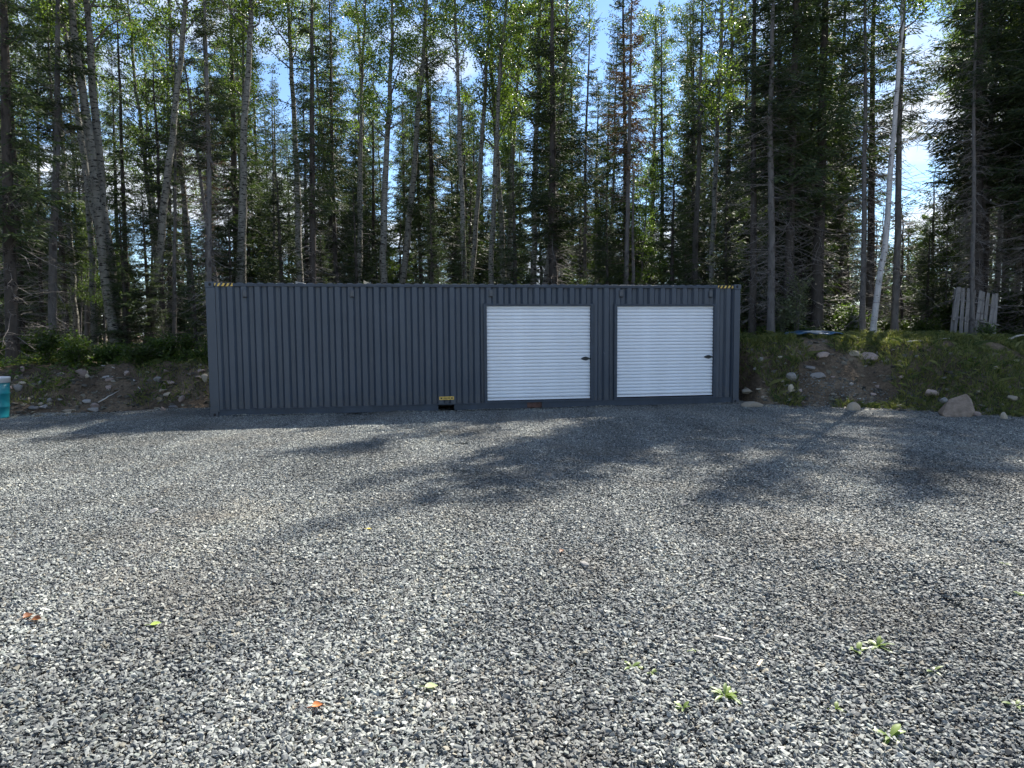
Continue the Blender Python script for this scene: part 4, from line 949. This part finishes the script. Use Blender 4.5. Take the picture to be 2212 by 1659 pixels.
leaf_carpet('forest_undergrowth', 26000, fr_, 'leaf_shrub', 'low leafy plants covering the forest floor between trunks', 0.05, 0.35)
def grass(name, n, x0, x1, label, lo, hi, hmin, hmax, thr):
    rs = np.random.default_rng(n + 3); x = rs.uniform(x0, x1, n * 3); d = lo + (hi - lo) * rs.random(n * 3); y = toe(x) + d
    wide = np.interp(x, [5, 9, 14], [2.2, 2.9, 5.0])
    k = fbm(x * 0.9 + 7, y * 0.9) * 0.85 + 0.16 * np.clip(d / wide, 0, 1.2) + 0.09 * np.clip((x - 8.5) / 2, 0, 1) > thr; x = x[k][:n]; y = y[k][:n]; m = len(x)
    P = np.stack([x, y, ground_z(x, y) - 0.01], 1); hh = rs.uniform(hmin, hmax, m) * (0.6 + 0.8 * fbm(x * 2, y * 2)); D = rs.normal(0, 0.45, (m, 3)); D[:, 2] = 1; D *= hh[:, None]
    a = rs.uniform(0, 6.28, m); Wv = np.stack([np.cos(a), np.sin(a), 0 * a], 1) * 0.0075
    bend = np.stack([D[:, 0] * 0.8, D[:, 1] * 0.8, -hh * 0.25], 1)
    g = Geo(); g.add(np.stack([P - Wv, P + Wv, P + D * 0.6 + Wv * 0.7, P + D * 0.6 - Wv * 0.7, P + D + bend], 1).reshape(-1, 3), np.arange(m * 5).reshape(-1, 5)[:, [0, 1, 2, 4, 3]])
    tag(g.build(name, MT['grass']), label, kind='stuff')
grass('bank_grass', 54000, 5.6, 16, 'rough green and straw coloured grass on the right bank', 0.2, 6.5, 0.06, 0.25, 0.472)
grass('left_bank_grass', 4000, -15, -7, 'sparse grass tufts on the left bank', 0.6, 3.5, 0.08, 0.22, 0.50)

# ------------------------------------------------------------------ pallet, blue sheet, deadwood
PD = 19.25
pc = at_depth((2052 + 2157) / 2, 722, PD)
pal = empty('wooden_pallet', (pc[0], PD, gz(pc[0], PD) + 0.02)); tag(pal, 'weathered grey wooden pallet leaning upright against the trees', 'pallet')
pal.rotation_euler = (Matrix.Rotation(math.radians(-14), 3, 'X') @ Matrix.Rotation(math.radians(12), 3, 'Y')).to_euler()
PWD, PHT = 1.32, 1.45
ub_ = [0.0, 0.085, 0.235, 0.365, 0.50, 0.64, 0.765, 0.86, 1.00, 1.145]; wb_ = [0.082, 0.07, 0.10, 0.10, 0.09, 0.095, 0.08, 0.085, 0.10, 0.095]
for k, (a_, w_) in enumerate(zip(ub_, wb_)):
    lo = 0.62 if k == 6 else (0.45 if k == 0 else random.uniform(-0.01, 0.02)); top = PHT + random.uniform(-0.015, 0.02)
    if k == 7: lo = 0.60
    o = Geo().box(-w_ / 2, w_ / 2, -0.012, 0.010, 0, top - lo).build('slat', MT['pallet'], pal); o.location = (a_ + w_ / 2 - PWD / 2, 0, lo); o.rotation_euler = (random.uniform(-0.02, 0.02), random.uniform(-0.04, 0.04), 0); bevel(o, 0.003)
for z in (0.05, 0.58, 1.10):
    o = Geo().box(-PWD / 2, PWD / 2, 0.0, 0.09, -0.02, 0.02).build('stringer', MT['pallet'], pal); o.location = (0, 0.0105, z)
for a_ in (0.05, 0.5, 0.95):
    o = Geo().box(-0.05, 0.05, 0, 0.018, 0, PHT).build('back_slat', MT['pallet'], pal); o.location = (a_ + 0.05 - PWD / 2, 0.101, 0.0)
# blue sheet: a sagging flat plastic sheet propped a little above the grass
p0 = at_depth(1756, 735, 18.95); g = Geo(); nu, nv = 30, 12
uu = np.linspace(-1, 1, nu); vv = np.linspace(-1, 1, nv); U, V_ = np.meshgrid(uu, vv)
Wd = np.sqrt(np.clip(1 - np.abs(U) ** 2.6, 0, 1)) * 0.55
Xs = U * 0.76; Ys = V_ * (Wd + 0.03); Zs = 0.05 * (1 - U ** 2) + 0.028 * np.sin(U * 5 + V_ * 2) * (0.4 + 0.6 * np.abs(V_)) + 0.012 * np.sin(U * 13 + V_ * 5) - 0.05 * V_ ** 2 * (V_ < 0)
top_ = np.stack([Xs, Ys, Zs], -1).reshape(-1, 3); bot_ = top_ - np.array([0, 0, 0.02]); idx = np.arange(nu * nv).reshape(nv, nu)
F = np.stack([idx[:-1, :-1], idx[:-1, 1:], idx[1:, 1:], idx[1:, :-1]], -1).reshape(-1, 4)
g.add(np.concatenate([top_, bot_]), np.concatenate([F, F[:, ::-1] + nu * nv]))
rim = np.concatenate([idx[0, :], idx[1:, -1], idx[-1, -2::-1], idx[-2:0:-1, 0]]); rn = np.roll(rim, -1); g.f.append((np.stack([rim, rim + nu * nv, rn + nu * nv, rn], 1), 0, None))
o = g.build('blue_sheet', MT['tarp'], None, True); o.location = (p0[0], 18.95, gz(p0[0], 18.95) + 0.15); tag(o, 'flat blue plastic sheet lying on the grass of the right bank', 'sheet')
def stick(name, X0, Y0, X1, Y1, r, mat, label, lift=0.04, cat='branch', group=None):
    a = gnd(X0, Y0); b = gnd(X1, Y1); s = np.linspace(0, 1, 7)[:, None]; P = a + (b - a) * s + RNG.normal(0, r * 0.6, (7, 3)); P[:, 2] = P[:, 2] + lift
    c = P[0].copy(); g = Geo().tubes(P - c, r * np.array([1, 1.05, 0.95, 0.9, 0.75, 0.6, 0.35]), 7, cap=True); o = g.build(name, MT[mat], None, True); o.location = c; tag(o, label, cat, group); return o
stick('fallen_log', 168, 783, 214, 774, 0.055, 'driftwood', 'pale grey dead log lying on top of the left bank', 0.05, 'log')
stick('dead_branch', 205, 748, 222, 775, 0.02, 'driftwood', 'short bare branch standing up by the grey log', 0.05)
stick('dead_branch', 290, 822, 305, 850, 0.018, 'driftwood', 'thin forked dead branch low on the left bank slope', 0.03)
stick('dead_branch', 218, 792, 266, 800, 0.016, 'driftwood', 'bare root trailing right below the grey log', 0.03)
stick('dead_branch', 212, 872, 258, 846, 0.016, 'driftwood', 'slanting dead stick in the middle of the left bank', 0.03)
stick('dead_branch', 2178, 740, 2214, 733, 0.03, 'driftwood', 'bent grey deadwood at the right edge beside the pallet', 0.12)
stick('dead_branch', 1945, 742, 2050, 735, 0.02, 'driftwood', 'long pale stick lying in the grass left of the pallet', 0.03)

# ------------------------------------------------------------------ little things on the gravel
def yz(x, y): return float(yard_z(np.array(x), np.array(y)))
def mat_leaf(name, c): return leafmat(name, tuple(a * 0.9 for a in c), tuple(a * 1.1 for a in c), (1.2, 1.2, 0.8, 0.3), 0.5, 0.4, 0.0)
LM = {'green': mat_leaf('fallen_green', (0.34, 0.44, 0.10)), 'pale': mat_leaf('fallen_pale', (0.40, 0.48, 0.24)), 'orange': mat_leaf('fallen_orange', (0.50, 0.17, 0.05)), 'brown': mat_leaf('fallen_brown', (0.24, 0.10, 0.05)), 'yellow': mat_leaf('fallen_yellow', (0.60, 0.48, 0.08)), 'weed': leafmat('weed_leaves', (0.08, 0.13, 0.03), (0.18, 0.24, 0.06), (1.8, 1.9, 0.7, 0.35), 0.45, 0.4, 0.2)}
def fallen(X, Y, L_, col, label, rz, curl=0.3):
    p = on_ground(X, Y); n = 9; t = np.linspace(0, 1, n); w = np.sin(np.pi * t ** 0.8) * 0.40
    V = []
    for k in (-1, -0.5, 0, 0.5, 1):
        for i in range(n): V.append((t[i] - 0.5, k * w[i], curl * (abs(k) ** 2 * w[i] + 0.35 * (t[i] - 0.5) ** 2)))
    V = np.array(V) * L_; F = [(r * n + i, r * n + i + 1, (r + 1) * n + i + 1, (r + 1) * n + i) for r in range(4) for i in range(n - 1)]
    g = Geo().add(V, F); s = np.linspace(0, 1, 4)[:, None]; g.tubes(np.array([-0.5, 0, 0.06]) * L_ + s * np.array([-0.45, 0.06, 0.02]) * L_, np.full(4, 0.0012), 4)
    o = g.build('fallen_leaf', LM[col], None, True); o.location = (p[0], p[1], yz(p[0], p[1]) + 0.018); o.rotation_euler = (random.uniform(-0.2, 0.2), random.uniform(-0.2, 0.2), rz); tag(o, label, 'leaf')
fallen(337, 1356, 0.062, 'green', 'yellow green fallen leaf on the gravel at lower left', 0.4)
fallen(932, 1487, 0.068, 'pale', 'pale green round fallen leaf on the gravel at bottom centre', 0.2)
fallen(686, 1533, 0.052, 'orange', 'orange fallen leaf on the gravel near the bottom', 0.6, 0.6)
fallen(62, 1345, 0.06, 'brown', 'left of two brown curled leaves on the gravel at far left', 1.0, 0.8)
fallen(80, 1352, 0.06, 'brown', 'right of two brown curled leaves on the gravel at far left', 0.1, 0.8)
fallen(798, 1152, 0.05, 'yellow', 'small yellow leaf on the gravel left of the middle', 0.5)
fallen(1214, 1340 - 145, 0.05, 'brown', 'small dry brown leaf on the gravel near the middle', 0.9, 0.7)
def weed(X, Y, s, label, seed, nl=9, group=None, bank=False):
    p = gnd(X, Y) if bank else on_ground(X, Y); rs = np.random.default_rng(seed); g = Geo()
    for k in range(nl):
        a = k * 2.4 + rs.uniform(-0.4, 0.4); L_ = s * rs.uniform(0.35, 1.0) * (1 if bank else 1.1); el = rs.uniform(0.15, 0.9); d = np.array([math.cos(a) * math.cos(el), math.sin(a) * math.cos(el), math.sin(el)]); sd_ = np.array([-math.sin(a), math.cos(a), 0])
        t = np.linspace(0, 1, 6); w = (0.17 if bank else rs.uniform(0.07, 0.15)) * L_ * np.sin(np.pi * (0.08 + 0.92 * t) ** 1.4) + 0.002; mid = t[:, None] * d * L_ - np.array([0, 0, 0.35 * L_]) * (t ** 2)[:, None]
        V = np.concatenate([mid - sd_ * w[:, None], mid + np.array([0, 0, -0.03 * L_]), mid + sd_ * w[:, None]]); F = [(r * 6 + i, r * 6 + i + 1, (r + 1) * 6 + i + 1, (r + 1) * 6 + i) for r in range(2) for i in range(5)]
        g.add(V, F)
    o = g.build('weed_plant', LM['weed'], None, True); o.location = (p[0], p[1], p[2] + 0.03 if bank else yz(p[0], p[1]) + 0.004); tag(o, label, 'weed', group)
weed(1365, 1440, 0.075, 'small green weed left of its smaller twin in the gravel, lower right', 1)
weed(1408, 1452, 0.055, 'smaller weed just right of another in the gravel, lower right', 2, 6)
weed(1565, 1503, 0.10, 'bushy green weed in the gravel below the wood chip', 3, 12)
weed(1895, 1398, 0.10, 'largest leafy weed in the gravel at lower right', 4, 11)
weed(1852, 1410, 0.085, 'weed close left of the largest leafy weed', 5, 9)
weed(1922, 1590, 0.10, 'low dark green weed tuft near the bottom right', 6, 14)
weed(2015, 1450, 0.075, 'thin weed right of the largest leafy weed', 7, 5)
weed(2195, 1525, 0.10, 'weed at the right edge near the bottom', 8, 9)
weed(1475, 1535, 0.06, 'tiny weed left of the bushy green weed near the bottom', 9, 6)
weed(1805, 1530, 0.055, 'tiny weed between the bushy weed and the bottom right tuft', 10, 6)
weed(2170, 1215, 0.07, 'upper weed near the right edge of the gravel', 11, 7)
weed(1500, 1405, 0.045, 'tiny weed right of the wood sliver in the gravel', 12, 5)
weed(2205, 1290, 0.07, 'weed at the right edge halfway down the gravel', 14, 7)
weed(2092, 783, 0.30, 'broad leaved pale green plant on the grassy slope below the pallet', 15, 9, None, True)
p = on_ground(1641, 1441); o = Geo().box(-0.032, 0.032, -0.007, 0.007, 0, 0.012).build('wood_chip', MT['lumber']); bevel(o, 0.002); o.location = (p[0], p[1], yz(p[0], p[1]) + 0.016); o.rotation_euler = (0.1, -0.1, 0.9); tag(o, 'small tan wood chip on the gravel at lower right', 'wood chip')
p = on_ground(1563, 1385); o = Geo().box(-0.055, 0.055, -0.009, 0.009, 0, 0.010).build('wood_sliver', MT['driftwood']); bevel(o, 0.003); o.location = (p[0], p[1], yz(p[0], p[1]) + 0.016); o.rotation_euler = (0.05, 0.05, -0.5); tag(o, 'long pale sliver of wood lying on the gravel', 'wood sliver')
for X, Y, w, i, lab in ((331, 1110, 0.055, 0, 'dark stone larger than its neighbours on the gravel at left'), (925, 1532, 0.04, 3, 'pale flat stone below the pale green leaf'), (1262, 1222, 0.05, 9, 'upright grey splinter of stone on the gravel near the middle'), (1480, 990 + 105, 0.05, 6, 'pale stone on the gravel where the tree shade ends')):
    p = on_ground(X, Y); o = link('gravel_stone', RM[i]); o.scale = (w, w * 0.6, w * 0.4); o.location = (p[0], p[1], yz(p[0], p[1]) + 0.02); o.rotation_euler = (0.2, 0.1, X); tag(o, lab, 'stone')
